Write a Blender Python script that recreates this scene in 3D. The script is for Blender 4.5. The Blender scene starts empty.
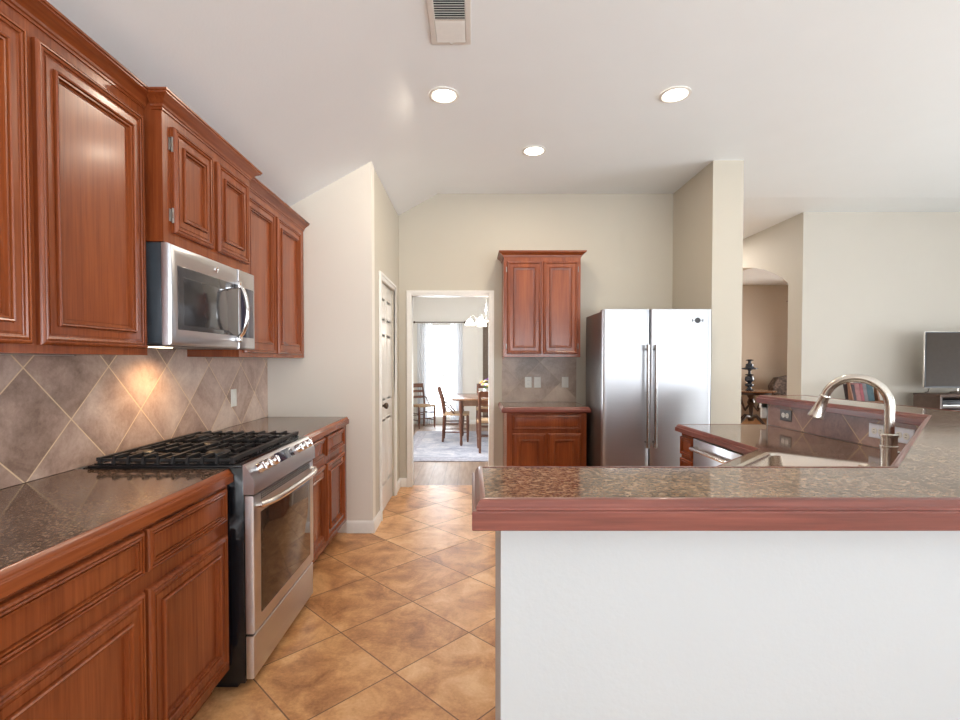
import bpy, bmesh, math, random
from mathutils import Vector, Matrix
from mathutils.geometry import tessellate_polygon
random.seed(7)
PI = math.pi
S = bpy.context.scene
C = S.collection

# ---------------------------------------------------------------- camera / world / light / exposure
cam = bpy.data.cameras.new('camera'); camo = bpy.data.objects.new('camera', cam); C.objects.link(camo)
camo.location = (0, 0, 1.35); camo.rotation_euler = (math.radians(90 - 1.25), 0, 0)
cam.sensor_fit = 'HORIZONTAL'; cam.sensor_width = 36; cam.lens = 495 / 960 * 36
cam.shift_x = 8 / 960; cam.shift_y = 12 / 960; cam.clip_start = 0.02
S.camera = camo
S.view_settings.view_transform = 'Standard'; S.view_settings.look = 'None'
S.view_settings.gamma = 1; S.view_settings.use_curve_mapping = False
S.view_settings.exposure = 0.42
w = bpy.data.worlds.new('daylight'); S.world = w; w.use_nodes = True
w.node_tree.nodes['Background'].inputs[0].default_value = (0.86, 0.93, 1.0, 1)
w.node_tree.nodes['Background'].inputs[1].default_value = 3.5

def area(name, loc, target, sx, sy, power, col=(1, 1, 1), spread=180):
    l = bpy.data.lights.new(name, 'AREA'); l.shape = 'RECTANGLE'; l.size = sx; l.size_y = sy
    l.energy = power; l.color = col; l.spread = math.radians(spread)
    o = bpy.data.objects.new(name, l); C.objects.link(o); o.location = loc
    o.rotation_euler = (Vector(target) - Vector(loc)).to_track_quat('-Z', 'Y').to_euler()
    return o
DAY = (0.88, 0.94, 1.0)
# daylight in the window openings behind the camera and in the living and dining rooms, then added fill lights
REARWIN = [(-1.05, -0.15, 0.55, 2.35), (0.35, 1.25, 0.55, 2.35), (1.65, 2.55, 0.55, 2.35), (2.95, 3.55, 0.4, 2.5), (4.15, 4.85, 0.4, 2.5), (5.3, 6.0, 0.4, 2.5), (6.6, 7.4, 0.4, 2.5)]
for (a, b, c, d) in REARWIN:
    area('window_daylight', ((a + b) / 2, -3.32, (c + d) / 2 - .1), ((a + b) / 2, 0, (c + d) / 2 + 5.5), b - a + .1, d - c + .1, 36 * (b - a) * (d - c), DAY)
area('living_window_daylight', (8.85, 1.8, 1.4), (0, 1.8, 8.5), 3.8, 2.2, 160, DAY)
area('dining_window_daylight', (-0.65, 10.95, 1.25), (-0.65, 0, 1.25), 1.0, 2.3, 42, DAY)
area('dining_side_fill', (-2.0, 7.2, 1.5), (1.0, 7.2, 3.6), 2.1, 1.8, 200, DAY)  # added fill through an invented side window, brightens the dining room
area('hall_fill', (8.85, 9.6, 1.6), (4.0, 9.6, 1.8), 1.7, 1.5, 170, (1, .93, .85))  # added fill through an invented window, brightens the room beyond the arch

area('foyer_fill', (3.2, 7.6, 3.10), (3.2, 7.6, 0), .5, .5, 22, (1, .93, .85))  # added fill without a fixture, brightens the arch wall
# ---------------------------------------------------------------- node helpers
class NT:
    def __init__(s, name):
        s.m = bpy.data.materials.new(name); s.m.use_nodes = True; s.t = s.m.node_tree
        s.b = s.t.nodes['Principled BSDF']
    def n(s, typ, **kw):
        x = s.t.nodes.new(typ)
        for k, v in kw.items():
            if k in ('operation', 'data_type', 'blend_type', 'noise_dimensions', 'feature', 'distance'): setattr(x, k, v)
        return x
    def l(s, a, b): s.t.links.new(a, b)
    def math(s, op, a, b=None, c=None):
        x = s.n('ShaderNodeMath', operation=op)
        for i, v in enumerate((a, b, c)):
            if v is None: continue
            if isinstance(v, (int, float)): x.inputs[i].default_value = v
            else: s.l(v, x.inputs[i])
        return x.outputs[0]
    def set(s, **kw):
        for k, v in kw.items():
            i = s.b.inputs[k.replace('_', ' ')]
            if isinstance(v, (int, float)): i.default_value = v
            elif isinstance(v, tuple): i.default_value = (*v, 1) if len(v) == 3 else v
            else: s.l(v, i)
    def pos(s): return s.n('ShaderNodeNewGeometry').outputs['Position']
    def objc(s): return s.n('ShaderNodeTexCoord').outputs['Object']
    def mapped(s, v, sc, rot=(0, 0, 0), loc=(0, 0, 0)):
        m = s.n('ShaderNodeMapping'); m.inputs['Scale'].default_value = sc; m.inputs['Rotation'].default_value = rot
        m.inputs['Location'].default_value = loc; s.l(v, m.inputs['Vector']); return m.outputs[0]
    def noise(s, v, scale=5, detail=4, rough=.55, dist=0):
        x = s.n('ShaderNodeTexNoise'); x.inputs['Scale'].default_value = scale; x.inputs['Detail'].default_value = detail
        x.inputs['Roughness'].default_value = rough; x.inputs['Distortion'].default_value = dist
        if v is not None: s.l(v, x.inputs['Vector'])
        return x.outputs['Fac']
    def ramp(s, f, stops):
        r = s.n('ShaderNodeValToRGB'); e = r.color_ramp.elements
        while len(e) < len(stops): e.new(.5)
        for i, (p, c) in enumerate(stops): e[i].position = p; e[i].color = (*c, 1)
        s.l(f, r.inputs[0]); return r.outputs[0]
    def mix(s, f, a, b, mode='MIX'):
        x = s.n('ShaderNodeMix', data_type='RGBA', blend_type=mode)
        for i, v in ((0, f), (6, a), (7, b)):
            if isinstance(v, (int, float)): x.inputs[i].default_value = v
            elif isinstance(v, tuple): x.inputs[i].default_value = (*v, 1)
            else: s.l(v, x.inputs[i])
        return x.outputs[2]
    def bump(s, h, strength=.2, dist=.01):
        b = s.n('ShaderNodeBump'); b.inputs['Strength'].default_value = strength; b.inputs['Distance'].default_value = dist
        s.l(h, b.inputs['Height']); s.l(b.outputs[0], s.b.inputs['Normal'])

def plain(name, col, rough=.5, metal=0.0, nz=.06, coat=0.0, scale=30, **kw):
    t = NT(name); v = t.objc()
    f = t.noise(v, scale, 3)
    lo = tuple(max(0, c * (1 - nz)) for c in col); hi = tuple(min(1, c * (1 + nz)) for c in col)
    t.set(Base_Color=t.ramp(f, [(.3, lo), (.7, hi)]), Roughness=rough, Metallic=metal, Coat_Weight=coat, **kw)
    return t.m
def paint(name, col, rough=.6):
    t = NT(name); v = t.pos()
    f = t.noise(v, 3, 3)
    t.set(Base_Color=t.ramp(f, [(.3, tuple(c * .985 for c in col)), (.7, col)]), Roughness=rough)
    t.bump(t.noise(v, 90, 3), .12, .004)
    return t.m
def wood(name, dark, mid, light, axis='Z', rough=.26, coat=.12, sc=1.0):
    t = NT(name); v = t.objc()
    s = {'X': (2.2, 60, 60), 'Y': (60, 2.2, 60), 'Z': (60, 60, 2.2)}[axis]
    f1 = t.noise(t.mapped(v, tuple(a * sc for a in s)), 1.6, 6, .65, .25)
    s2 = {'X': (.8, 9, 9), 'Y': (9, .8, 9), 'Z': (9, 9, .8)}[axis]
    f2 = t.noise(t.mapped(v, s2), 1.0, 3, .5, .6)
    f = t.math('ADD', t.math('MULTIPLY', f1, .5), t.math('MULTIPLY', f2, .5))
    t.set(Base_Color=t.ramp(f, [(.30, dark), (.5, mid), (.74, light)]), Roughness=rough, Coat_Weight=coat, Coat_Roughness=.14)
    return t.m
def tile(name, a, b, a0, b0, D, stops, grout, gw, rough=.35, bump=.4, nscale=5, tintvar=.18, coat=0.0, mixn=(0.35, .65)):
    """square tiles laid as diamonds in the plane of axes a, b; one diagonal D"""
    t = NT(name); p = t.pos(); sp = t.n('ShaderNodeSeparateXYZ'); t.l(p, sp.inputs[0])
    A = t.math('DIVIDE', t.math('SUBTRACT', sp.outputs[a], a0), D)
    B = t.math('DIVIDE', t.math('SUBTRACT', sp.outputs[b], b0), D)
    u = t.math('ADD', A, B); v = t.math('SUBTRACT', A, B)
    du = t.math('ABSOLUTE', t.math('SUBTRACT', t.math('FRACT', u), .5))
    dv = t.math('ABSOLUTE', t.math('SUBTRACT', t.math('FRACT', v), .5))
    m = t.math('MAXIMUM', du, dv)
    g = t.math('GREATER_THAN', m, .5 - gw)
    cb = t.n('ShaderNodeCombineXYZ'); t.l(t.math('FLOOR', u), cb.inputs[0]); t.l(t.math('FLOOR', v), cb.inputs[1])
    wn = t.n('ShaderNodeTexWhiteNoise'); t.l(cb.outputs[0], wn.inputs['Vector'])
    off = t.n('ShaderNodeVectorMath', operation='SCALE'); t.l(wn.outputs['Color'], off.inputs[0]); off.inputs['Scale'].default_value = 7
    pv = t.n('ShaderNodeVectorMath', operation='ADD'); t.l(p, pv.inputs[0]); t.l(off.outputs[0], pv.inputs[1])
    f1 = t.noise(pv.outputs[0], nscale, 7, .64, .5)
    f2 = t.noise(pv.outputs[0], nscale * 14, 4, .7)
    f = t.math('ADD', t.math('MULTIPLY', f1, .78), t.math('MULTIPLY', f2, .22))
    f = t.math('ADD', f, t.math('MULTIPLY', t.math('SUBTRACT', wn.outputs['Value'], .5), tintvar))
    col = t.ramp(f, stops)
    t.set(Base_Color=t.mix(g, col, grout), Roughness=t.math('ADD', rough, t.math('MULTIPLY', g, .4)), Coat_Weight=coat)
    h = t.math('ADD', t.math('MULTIPLY', t.math('SUBTRACT', 1.0, g), 1.0), t.math('MULTIPLY', f2, .25))
    t.bump(h, bump, .003)
    return t.m
def laminate(name, axis, stops, rough=.12, spec=.6):
    t = NT(name); p = t.pos()
    s = {'X': (95, 140, 140), 'Y': (140, 95, 140)}[axis]
    f1 = t.noise(t.mapped(p, s), 1.0, 3, .6, .6)
    f2 = t.noise(p, 240, 2, .6)
    f3 = t.noise(p, 6, 3, .5)
    f = t.math('ADD', t.math('ADD', t.math('MULTIPLY', f1, .62), t.math('MULTIPLY', f2, .23)), t.math('MULTIPLY', f3, .15))
    t.set(Base_Color=t.ramp(f, stops), Roughness=rough, Specular_IOR_Level=spec)
    return t.m
def steel(name, col=(.60, .60, .60), rough=.28, axis='Z', aniso=0.0):
    t = NT(name); v = t.objc()
    s = {'X': (1.5, 80, 80), 'Y': (80, 1.5, 80), 'Z': (80, 80, 1.5)}[axis]
    f = t.noise(t.mapped(v, s), 1, 2)
    t.set(Base_Color=t.ramp(f, [(.3, tuple(c * .98 for c in col)), (.7, tuple(min(1, c * 1.01) for c in col))]), Metallic=1.0, Roughness=rough, Anisotropic=aniso)
    return t.m
def emit(name, col, strength):
    t = NT(name); t.set(Base_Color=col, Emission_Color=col, Emission_Strength=strength); return t.m

M = {}
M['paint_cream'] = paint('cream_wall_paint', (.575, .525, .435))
M['paint_lit_pantry'] = paint('cool_lit_wall_paint', (.80, .745, .66))  # cool window light on the pantry face put into the wall colour
M['paint_ceiling'] = paint('ceiling_paint', (.88, .90, .905))
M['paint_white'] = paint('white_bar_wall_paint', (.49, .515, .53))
M['paint_living'] = paint('living_wall_paint', (.60, .555, .485))
M['paint_dining'] = paint('dining_wall_paint', (.78, .74, .68))
M['paint_hall'] = paint('hall_wall_paint', (.56, .46, .36))
M['trim'] = plain('white_trim_paint', (.84, .81, .76), .35, nz=.02)
M['door'] = plain('white_door_paint', (.80, .76, .69), .3, nz=.02)
WD, WM, WL = (.135, .025, .006), (.240, .055, .0145), (.36, .094, .026)
M['wood'] = wood('cherry_wood', WD, WM, WL, 'Z')
M['wood_y'] = wood('cherry_wood_along_y', WD, WM, WL, 'Y')
M['wood_x'] = wood('cherry_wood_along_x', WD, WM, WL, 'X')
BD, BM, BL = (.07, .018, .013), (.19, .052, .036), (.36, .125, .088)
M['bar_wood_x'] = wood('bar_edge_wood_x', BD, BM, BL, 'X', .3)
M['bar_wood_y'] = wood('bar_edge_wood_y', BD, BM, BL, 'Y', .3)
M['backsplash'] = tile('slate_backsplash_tile', 'Y', 'Z', 1.969, 1.119, .415,
    [(.30, (.26, .165, .125)), (.46, (.46, .315, .250)), (.58, (.58, .425, .350)), (.74, (.74, .59, .49))], (.78, .60, .40), .0085, .32, .35, 4.5, .22)
M['backsplash_x'] = tile('slate_backsplash_tile_x', 'X', 'Z', .73, 1.34, .43,
    [(.30, (.22, .160, .120)), (.46, (.38, .285, .225)), (.58, (.48, .37, .295)), (.74, (.60, .49, .40))], (.44, .34, .25), .0085, .32, .35, 4.5, .22)
M['backsplash_bar'] = tile('slate_backsplash_tile_bar', 'Y', 'Z', 3.03, .93, .45,
    [(.30, (.16, .088, .076)), (.46, (.29, .165, .140)), (.58, (.38, .235, .195)), (.74, (.46, .32, .26))], (.55, .38, .24), .010, .32, .35, 4.5, .22)
M['floor_tile'] = tile('ochre_floor_tile', 'X', 'Y', -.334, 2.753, .6366,
    [(.30, (.30, .120, .042)), (.45, (.56, .265, .105)), (.55, (.72, .385, .165)), (.70, (.88, .57, .29))], (.22, .12, .065), .0065, .34, .25, 5.5, .14)
LS = [(.40, (.020, .010, .007)), (.47, (.085, .048, .032)), (.53, (.19, .115, .075)), (.60, (.38, .26, .18))]
M['lam_y'] = laminate('brown_speckled_laminate', 'Y', LS, .08)
M['lam_x'] = laminate('brown_speckled_laminate_x', 'X', LS, .08)
M['lam_bar'] = laminate('bar_speckled_laminate', 'X', [(.40, (.040, .018, .011)), (.47, (.13, .068, .040)), (.53, (.26, .155, .095)), (.60, (.48, .34, .22))], .09)
M['lam_bar_y'] = laminate('bar_speckled_laminate_y', 'Y', [(.40, (.040, .018, .011)), (.47, (.13, .068, .040)), (.53, (.26, .155, .095)), (.60, (.48, .34, .22))], .09)
M['steel'] = steel('brushed_steel', (.60, .60, .625), .30, 'Y')
M['steel_z'] = steel('brushed_steel_fridge', (.48, .485, .505), .36, 'X')
M['nickel'] = steel('brushed_nickel', (.66, .62, .56), .24, 'Z')
M['nickel_dark_reflect'] = steel('fridge_handle_steel', (.36, .34, .33), .22, 'Z')  # dark reflections put into the handle colour
M['sinksteel'] = steel('sink_steel', (.70, .64, .57), .26, 'X')
M['chrome'] = plain('polished_chrome', (.85, .85, .87), .08, 1.0, .02)
M['handle'] = plain('satin_steel_handle', (.80, .76, .72), .25, 1.0, .02)
M['knobmetal'] = plain('polished_knob_metal', (.74, .73, .74), .20, 1.0, .02)
M['darksteel'] = plain('dark_grey_enamel', (.055, .070, .085), .3, .3)
M['fridge_side'] = plain('dark_fridge_side', (.16, .155, .155), .32, .7)
M['black'] = plain('black_enamel', (.006, .007, .009), .15)
M['iron'] = plain('cast_iron', (.022, .021, .022), .38, .15, .2)
M['blackglass'] = plain('black_oven_glass', (.018, .013, .011), .06)
M['ovenglass'] = plain('brown_tinted_oven_glass', (.050, .028, .018), .05)
M['mwglass'] = plain('grey_microwave_glass', (.060, .055, .056), .07)
M['mwscreen'] = plain('grey_microwave_mesh', (.035, .033, .035), .12)
M['screen'] = plain('display_glass', (.03, .035, .06), .08)
M['plastic'] = plain('white_plastic', (.80, .78, .72), .3, nz=.02)
M['plastic_cool'] = plain('cool_white_plastic', (.78, .80, .88), .3, nz=.02)
M['slot'] = plain('dark_slot', (.03, .03, .03), .5)
M['hinge'] = plain('antique_hinge_metal', (.32, .29, .26), .35, .9)
M['darkwood'] = wood('walnut_chair_wood', (.055, .018, .010), (.13, .045, .022), (.21, .085, .045), 'Z', .35)
M['ebony'] = wood('ebony_wood', (.015, .008, .006), (.035, .016, .010), (.07, .033, .020), 'Z', .3)
M['tablewood'] = wood('dining_table_wood', (.10, .045, .022), (.20, .095, .048), (.30, .16, .09), 'Y', .25)
M['consolewood'] = wood('console_wood', (.05, .028, .020), (.10, .058, .042), (.15, .092, .068), 'X', .4)
M['rackwood'] = wood('rack_wood', (.16, .06, .03), (.30, .13, .07), (.42, .20, .11), 'Z', .4)
M['rush'] = plain('woven_rush_seat', (.42, .27, .15), .8, nz=.3, scale=80)
M['lampglow'] = emit('recessed_lamp_glow', (1, .93, .82), 9)
M['shadeglow'] = emit('chandelier_shade_glow', (1, .96, .9), 3.2)
M['hoodglow'] = emit('cooktop_lamp_glow', (1, .82, .55), 6)
M['ceramic'] = plain('dark_blue_ceramic', (.035, .045, .065), .25, nz=.4)
M['bronze'] = plain('dark_bronze', (.10, .07, .05), .3, .9)
M['tv'] = plain('tv_screen', (.060, .045, .034), .3, Specular_IOR_Level=.12)  # brown reflected tone put into the screen colour
M['tvframe'] = plain('tv_bezel', (.02, .02, .022), .3)

def planks():
    t = NT('grey_brown_plank_tile'); p = t.pos(); b = t.n('ShaderNodeTexBrick')
    t.l(t.mapped(p, (1, 1, 1), (0, 0, PI / 2)), b.inputs['Vector'])
    b.inputs['Scale'].default_value = 1; b.inputs['Brick Width'].default_value = .9; b.inputs['Row Height'].default_value = .16
    b.inputs['Mortar Size'].default_value = .004; b.inputs['Color1'].default_value = (.26, .150, .095, 1)
    b.inputs['Color2'].default_value = (.40, .255, .175, 1); b.inputs['Mortar'].default_value = (.09, .06, .045, 1)
    f = t.noise(t.mapped(p, (30, 3, 30)), 1, 5)
    t.set(Base_Color=t.mix(.5, b.outputs[0], t.ramp(f, [(.3, (.18, .12, .085)), (.7, (.42, .32, .25))])), Roughness=.42)
    return t.m
M['planks'] = planks()
def rugmat():
    t = NT('pale_blue_faded_rug'); p = t.pos()
    f = t.noise(p, 2.6, 6, .7, 1.2); g = t.noise(p, 40, 3)
    f = t.math('ADD', t.math('MULTIPLY', f, .75), t.math('MULTIPLY', g, .25))
    t.set(Base_Color=t.ramp(f, [(.35, (.26, .27, .34)), (.5, (.46, .46, .52)), (.62, (.64, .61, .62))]), Roughness=.95)
    t.bump(g, .4, .005); return t.m
M['rug'] = rugmat()
M['bounce_carpet'] = plain('pale_bounce_carpet', (.62, .57, .50), .95, nz=.12, scale=60)  # pale tone picked to bounce light up to the ceiling
M['rugborder'] = plain('rug_border_weave', (.42, .41, .47), .95, nz=.25, scale=25)
def sheer():
    t = NT('sheer_white_voile'); v = t.objc()
    f = t.noise(t.mapped(v, (60, 60, 1)), 1, 2)
    tr = t.n('ShaderNodeBsdfTranslucent'); tr.inputs[0].default_value = (.9, .92, .96, 1)
    tp = t.n('ShaderNodeBsdfTransparent'); m1 = t.n('ShaderNodeMixShader'); m2 = t.n('ShaderNodeMixShader')
    t.set(Base_Color=t.ramp(f, [(.3, (.78, .80, .85)), (.7, (.88, .89, .92))]), Roughness=.9)
    m1.inputs[0].default_value = .5; t.l(t.b.outputs[0], m1.inputs[1]); t.l(tr.outputs[0], m1.inputs[2])
    m2.inputs[0].default_value = .22; t.l(m1.outputs[0], m2.inputs[1]); t.l(tp.outputs[0], m2.inputs[2])
    t.l(m2.outputs[0], t.t.nodes['Material Output'].inputs[0]); return t.m
M['sheer'] = sheer()
def glass():
    t = NT('window_glass'); f = t.noise(t.objc(), 2, 2)
    t.set(Base_Color=t.ramp(f, [(0, (.96, .98, .98)), (1, (1, 1, 1))]), Roughness=0.0)
    tp = t.n('ShaderNodeBsdfTransparent'); gl = t.n('ShaderNodeBsdfGlossy'); gl.inputs['Roughness'].default_value = .02
    m = t.n('ShaderNodeMixShader'); fr = t.n('ShaderNodeFresnel'); t.l(fr.outputs[0], m.inputs[0])
    t.l(tp.outputs[0], m.inputs[1]); t.l(gl.outputs[0], m.inputs[2]); t.l(m.outputs[0], t.t.nodes['Material Output'].inputs[0])
    return t.m
M['glass'] = glass()
M['fabric_pattern'] = plain('brown_patterned_upholstery', (.12, .085, .07), .9, nz=.75, scale=22)

# ---------------------------------------------------------------- mesh helpers
ORG = {}
def obj(name, bm, mat, parent=None, smooth=35):
    bmesh.ops.remove_doubles(bm, verts=bm.verts, dist=1e-6)
    bmesh.ops.recalc_face_normals(bm, faces=bm.faces)
    if parent is not None: bmesh.ops.transform(bm, matrix=ORG[parent.name].inverted(), verts=bm.verts)
    lim = math.radians(smooth)
    for e in bm.edges:
        e.smooth = not (len(e.link_faces) == 2 and e.calc_face_angle(0) > lim)
    for f in bm.faces: f.smooth = True
    me = bpy.data.meshes.new(name); bm.to_mesh(me); bm.free()
    mats = mat if isinstance(mat, (list, tuple)) else [mat]
    for m in mats: me.materials.append(M[m] if isinstance(m, str) else m)
    o = bpy.data.objects.new(name, me); C.objects.link(o)
    if parent is not None:
        o.parent = parent; ORG[o.name] = ORG[parent.name].copy()
    else: ORG[o.name] = Matrix.Identity(4)
    return o
def thing(name, label, cat, loc=(0, 0, 0), group=None, rz=0):
    o = bpy.data.objects.new(name, None); C.objects.link(o); o.empty_display_size = .1
    o.location = loc; o.rotation_euler = (0, 0, rz); o['label'] = label; o['category'] = cat
    if group: o['group'] = group
    ORG[o.name] = Matrix.Translation(loc) @ Matrix.Rotation(rz, 4, 'Z')
    return o
def tag(o, label, cat, group=None, kind=None):
    o['label'] = label; o['category'] = cat
    if group: o['group'] = group
    if kind: o['kind'] = kind
    return o
def lab(o, s): o['label'] = s; return o
def struct(name, bm, mat, parent=None):
    o = obj(name, bm, mat, parent)
    if parent is None: o['kind'] = 'structure'
    return o
def B(): return bmesh.new()
def box(bm, x0, x1, y0, y1, z0, z1, bev=0, mi=0):
    if x0 > x1: x0, x1 = x1, x0
    if y0 > y1: y0, y1 = y1, y0
    if z0 > z1: z0, z1 = z1, z0
    vs = [bm.verts.new((x, y, z)) for x in (x0, x1) for y in (y0, y1) for z in (z0, z1)]
    fs = [bm.faces.new([vs[i] for i in q]) for q in ((0, 1, 3, 2), (4, 6, 7, 5), (0, 4, 5, 1), (2, 3, 7, 6), (0, 2, 6, 4), (1, 5, 7, 3))]
    for f in fs: f.material_index = mi
    if bev > 0:
        es = list({e for f in fs for e in f.edges})
        r = bmesh.ops.bevel(bm, geom=es, offset=bev, segments=2, profile=.5, affect='EDGES')
        for f in r['faces']: f.material_index = mi
    return bm
def frame_of(d):
    d = Vector(d).normalized(); a = Vector((0, 0, 1)) if abs(d.z) < .9 else Vector((1, 0, 0))
    u = d.cross(a).normalized(); return u, d.cross(u).normalized(), d
def rings(bm, loops, close=True, cap=True, mi=0):
    vv = [[bm.verts.new(p) for p in L] for L in loops]
    n = len(vv[0])
    for a, b in zip(vv, vv[1:]):
        for i in range(n if close else n - 1):
            j = (i + 1) % n
            bm.faces.new((a[i], a[j], b[j], b[i])).material_index = mi
    if cap:
        bm.faces.new(vv[0]).material_index = mi; bm.faces.new(vv[-1]).material_index = mi
    return vv
def tube(bm, pts, r, seg=12, mi=0, flat=1.0):
    pts = [Vector(p) for p in pts]; L = []
    rs = r if isinstance(r, (list, tuple)) else [r] * len(pts)
    u = None
    for i, p in enumerate(pts):
        d = (pts[min(i + 1, len(pts) - 1)] - pts[max(i - 1, 0)]).normalized()
        if u is None: u, v, _ = frame_of(d)
        else:
            u = (u - d * u.dot(d)).normalized(); v = d.cross(u)
        L.append([p + (u * math.cos(2 * PI * k / seg) + v * math.sin(2 * PI * k / seg) * flat) * rs[i] for k in range(seg)])
    rings(bm, L, mi=mi); return bm
def bar(bm, p, q, w, h, mi=0):
    """rectangular bar from p to q"""
    p = Vector(p); q = Vector(q); u, v, d = frame_of(q - p)
    if abs(d.z) > .9: u, v = Vector((1, 0, 0)), Vector((0, 1, 0)); u = (u - d * u.dot(d)).normalized(); v = d.cross(u)
    c = [(-w / 2, -h / 2), (w / 2, -h / 2), (w / 2, h / 2), (-w / 2, h / 2)]
    rings(bm, [[e + u * a + v * b for a, b in c] for e in (p, q)], mi=mi); return bm
def lathe(bm, prof, c, ax=(0, 0, 1), seg=24, mi=0):
    """prof: list of (r, t) along the axis"""
    u, v, d = frame_of(ax); c = Vector(c)
    rings(bm, [[c + d * t + (u * math.cos(2 * PI * k / seg) + v * math.sin(2 * PI * k / seg)) * max(r, 1e-4) for k in range(seg)] for r, t in prof], mi=mi)
    return bm
def prism(bm, poly, z0, z1, holes=(), mi=0, tf=None):
    """polygon (with holes) extruded in z; tf maps (x,y,z)->Vector"""
    tf = tf or (lambda x, y, z: Vector((x, y, z)))
    polys = [list(poly)] + [list(h) for h in holes]
    flat = [p for P in polys for p in P]
    tris = tessellate_polygon([[Vector((x, y, 0)) for x, y in P] for P in polys])
    lo = [bm.verts.new(tf(x, y, z0)) for x, y in flat]; hi = [bm.verts.new(tf(x, y, z1)) for x, y in flat]
    for t in tris:
        for V in (lo, hi):
            try: bm.faces.new([V[i] for i in t]).material_index = mi
            except ValueError: pass
    k = 0
    for P in polys:
        n = len(P)
        for i in range(n):
            a, b = k + i, k + (i + 1) % n
            bm.faces.new((lo[a], lo[b], hi[b], hi[a])).material_index = mi
        k += n
    return bm
def sweep(bm, path, prof, closed=False, mi=0):
    """prof [(out, z)] swept along an XY path with mitred corners; out is to the right of travel"""
    n = len(path); L = []
    P = [Vector((p[0], p[1])) for p in path]
    for i in range(n):
        ds = []
        if i > 0 or closed: ds.append((P[i] - P[i - 1]).normalized())
        if i < n - 1 or closed: ds.append((P[(i + 1) % n] - P[i]).normalized())
        ns = [Vector((d.y, -d.x)) for d in ds]
        m = sum(ns, Vector((0, 0))).normalized(); m = m / max(.2, m.dot(ns[0]))
        L.append([Vector((P[i].x + m.x * o, P[i].y + m.y * o, z)) for o, z in prof])
    if closed: L.append(L[0])
    rings(bm, L, cap=not closed, mi=mi); return bm
def nested(bm, O, u, v, n, w, h, prof, mi=0, cap=True, back=True):
    """rectangle w x h at O (lower left), loops given as (inset, height); a routed door or a panel"""
    O, u, v, n = (Vector(a) for a in (O, u, v, n)); L = []
    for ins, z in prof:
        L.append([O + u * a + v * b + n * z for a, b in ((ins, ins), (w - ins, ins), (w - ins, h - ins), (ins, h - ins))])
    vv = rings(bm, L, cap=False, mi=mi)
    if back: bm.faces.new(vv[0]).material_index = mi
    if cap: bm.faces.new(vv[-1]).material_index = mi
    return bm
DOORP = [(0, 0), (0, .013), (.003, .019), (.008, .022), (.012, .021), (.0125, .014), (.0145, .014), (.015, .019), (.019, .021), (.024, .019),
         (.0245, .013), (.027, .012), (.034, .013), (.0345, .0155), (.058, .0155), (.0582, .011), (.060, .011), (.0604, .023), (.064, .0265), (.068, .0245), (.0685, .016), (.0705, .016), (.071, .020), (.076, .019), (.0765, .007), (.083, .0055), (.0832, .0035), (.085, .0035), (.0855, .0065)]
DRAWP = [(0, 0), (0, .013), (.003, .019), (.008, .022), (.011, .021), (.0115, .014), (.0135, .014), (.014, .019), (.018, .0205), (.021, .019),
         (.0215, .012), (.025, .0115), (.0255, .017), (.030, .0175), (.0305, .008), (.032, .008), (.0325, .011), (.036, .0115)]
AX = {'+X': ((0, 1, 0), (0, 0, 1), (1, 0, 0)), '-Y': ((1, 0, 0), (0, 0, 1), (0, -1, 0)), '-X': ((0, -1, 0), (0, 0, 1), (-1, 0, 0))}
def panel(name, parent, face, O, w, h, prof, mat='wood'):
    u, v, n = AX[face] if isinstance(face, str) else face
    s = min(1.0, (min(w, h) * .42) / prof[-1][0])
    bm = B(); nested(bm, O, u, v, n, w, h, [(a * s, b) for a, b in prof])
    return obj(name, bm, mat, parent, smooth=25)
def offset(path, d):
    """offset an XY path to the right of travel"""
    P = [Vector(p) for p in path]; out = []
    for i in range(len(P)):
        ds = []
        if i > 0: ds.append((P[i] - P[i - 1]).normalized())
        if i < len(P) - 1: ds.append((P[i + 1] - P[i]).normalized())
        ns = [Vector((a.y, -a.x)) for a in ds]; m = sum(ns, Vector((0, 0))).normalized(); m = m / m.dot(ns[0])
        out.append((P[i].x + m.x * d, P[i].y + m.y * d))
    return out

# ---------------------------------------------------------------- ROOM SHELL
LW, ZC = -1.608, 3.13
SL = .55
bm = B(); box(bm, -1.75, 2.9, -3.2, 5.36, -.1, 0); struct('floor', bm, 'floor_tile')
bm = B(); box(bm, 2.9, 8.6, -3.2, 5.36, -.1, 0.004); struct('floor', bm, 'bounce_carpet')  # unseen pale flooring added to bounce light onto the ceiling
bm = B(); box(bm, 4.1, 8.5, 5.361, 5.95, .0005, .004); struct('floor', bm, 'bounce_carpet')
bm = B(); box(bm, -1.75, 2.36, 5.36, 10.8, -.1, 0); struct('floor', bm, 'planks')
bm = B(); box(bm, 2.36, 8.6, 5.36, 11.8, -.1, 0); struct('floor', bm, 'floor_tile')
FX = -.36
def cz(x): return ZC if x > FX else ZC - (FX - x) * SL
cp = [(-1.75, cz(-1.75)), (FX, ZC), (8.6, ZC), (8.6, ZC + .12), (FX, ZC + .12), (-1.75, cz(-1.75) + .13)]
bm = B(); prism(bm, cp, -3.2, 5.42, tf=lambda x, z, y: Vector((x, y, z))); struct('ceiling', bm, 'paint_ceiling')
bm = B(); box(bm, 2.36, 8.6, 5.42, 11.8, ZC, ZC + .12); struct('ceiling', bm, 'paint_ceiling')
bm = B(); box(bm, -1.60, 2.36, 5.425, 10.75, 2.80, 2.88); struct('ceiling', bm, 'paint_ceiling')
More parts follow.
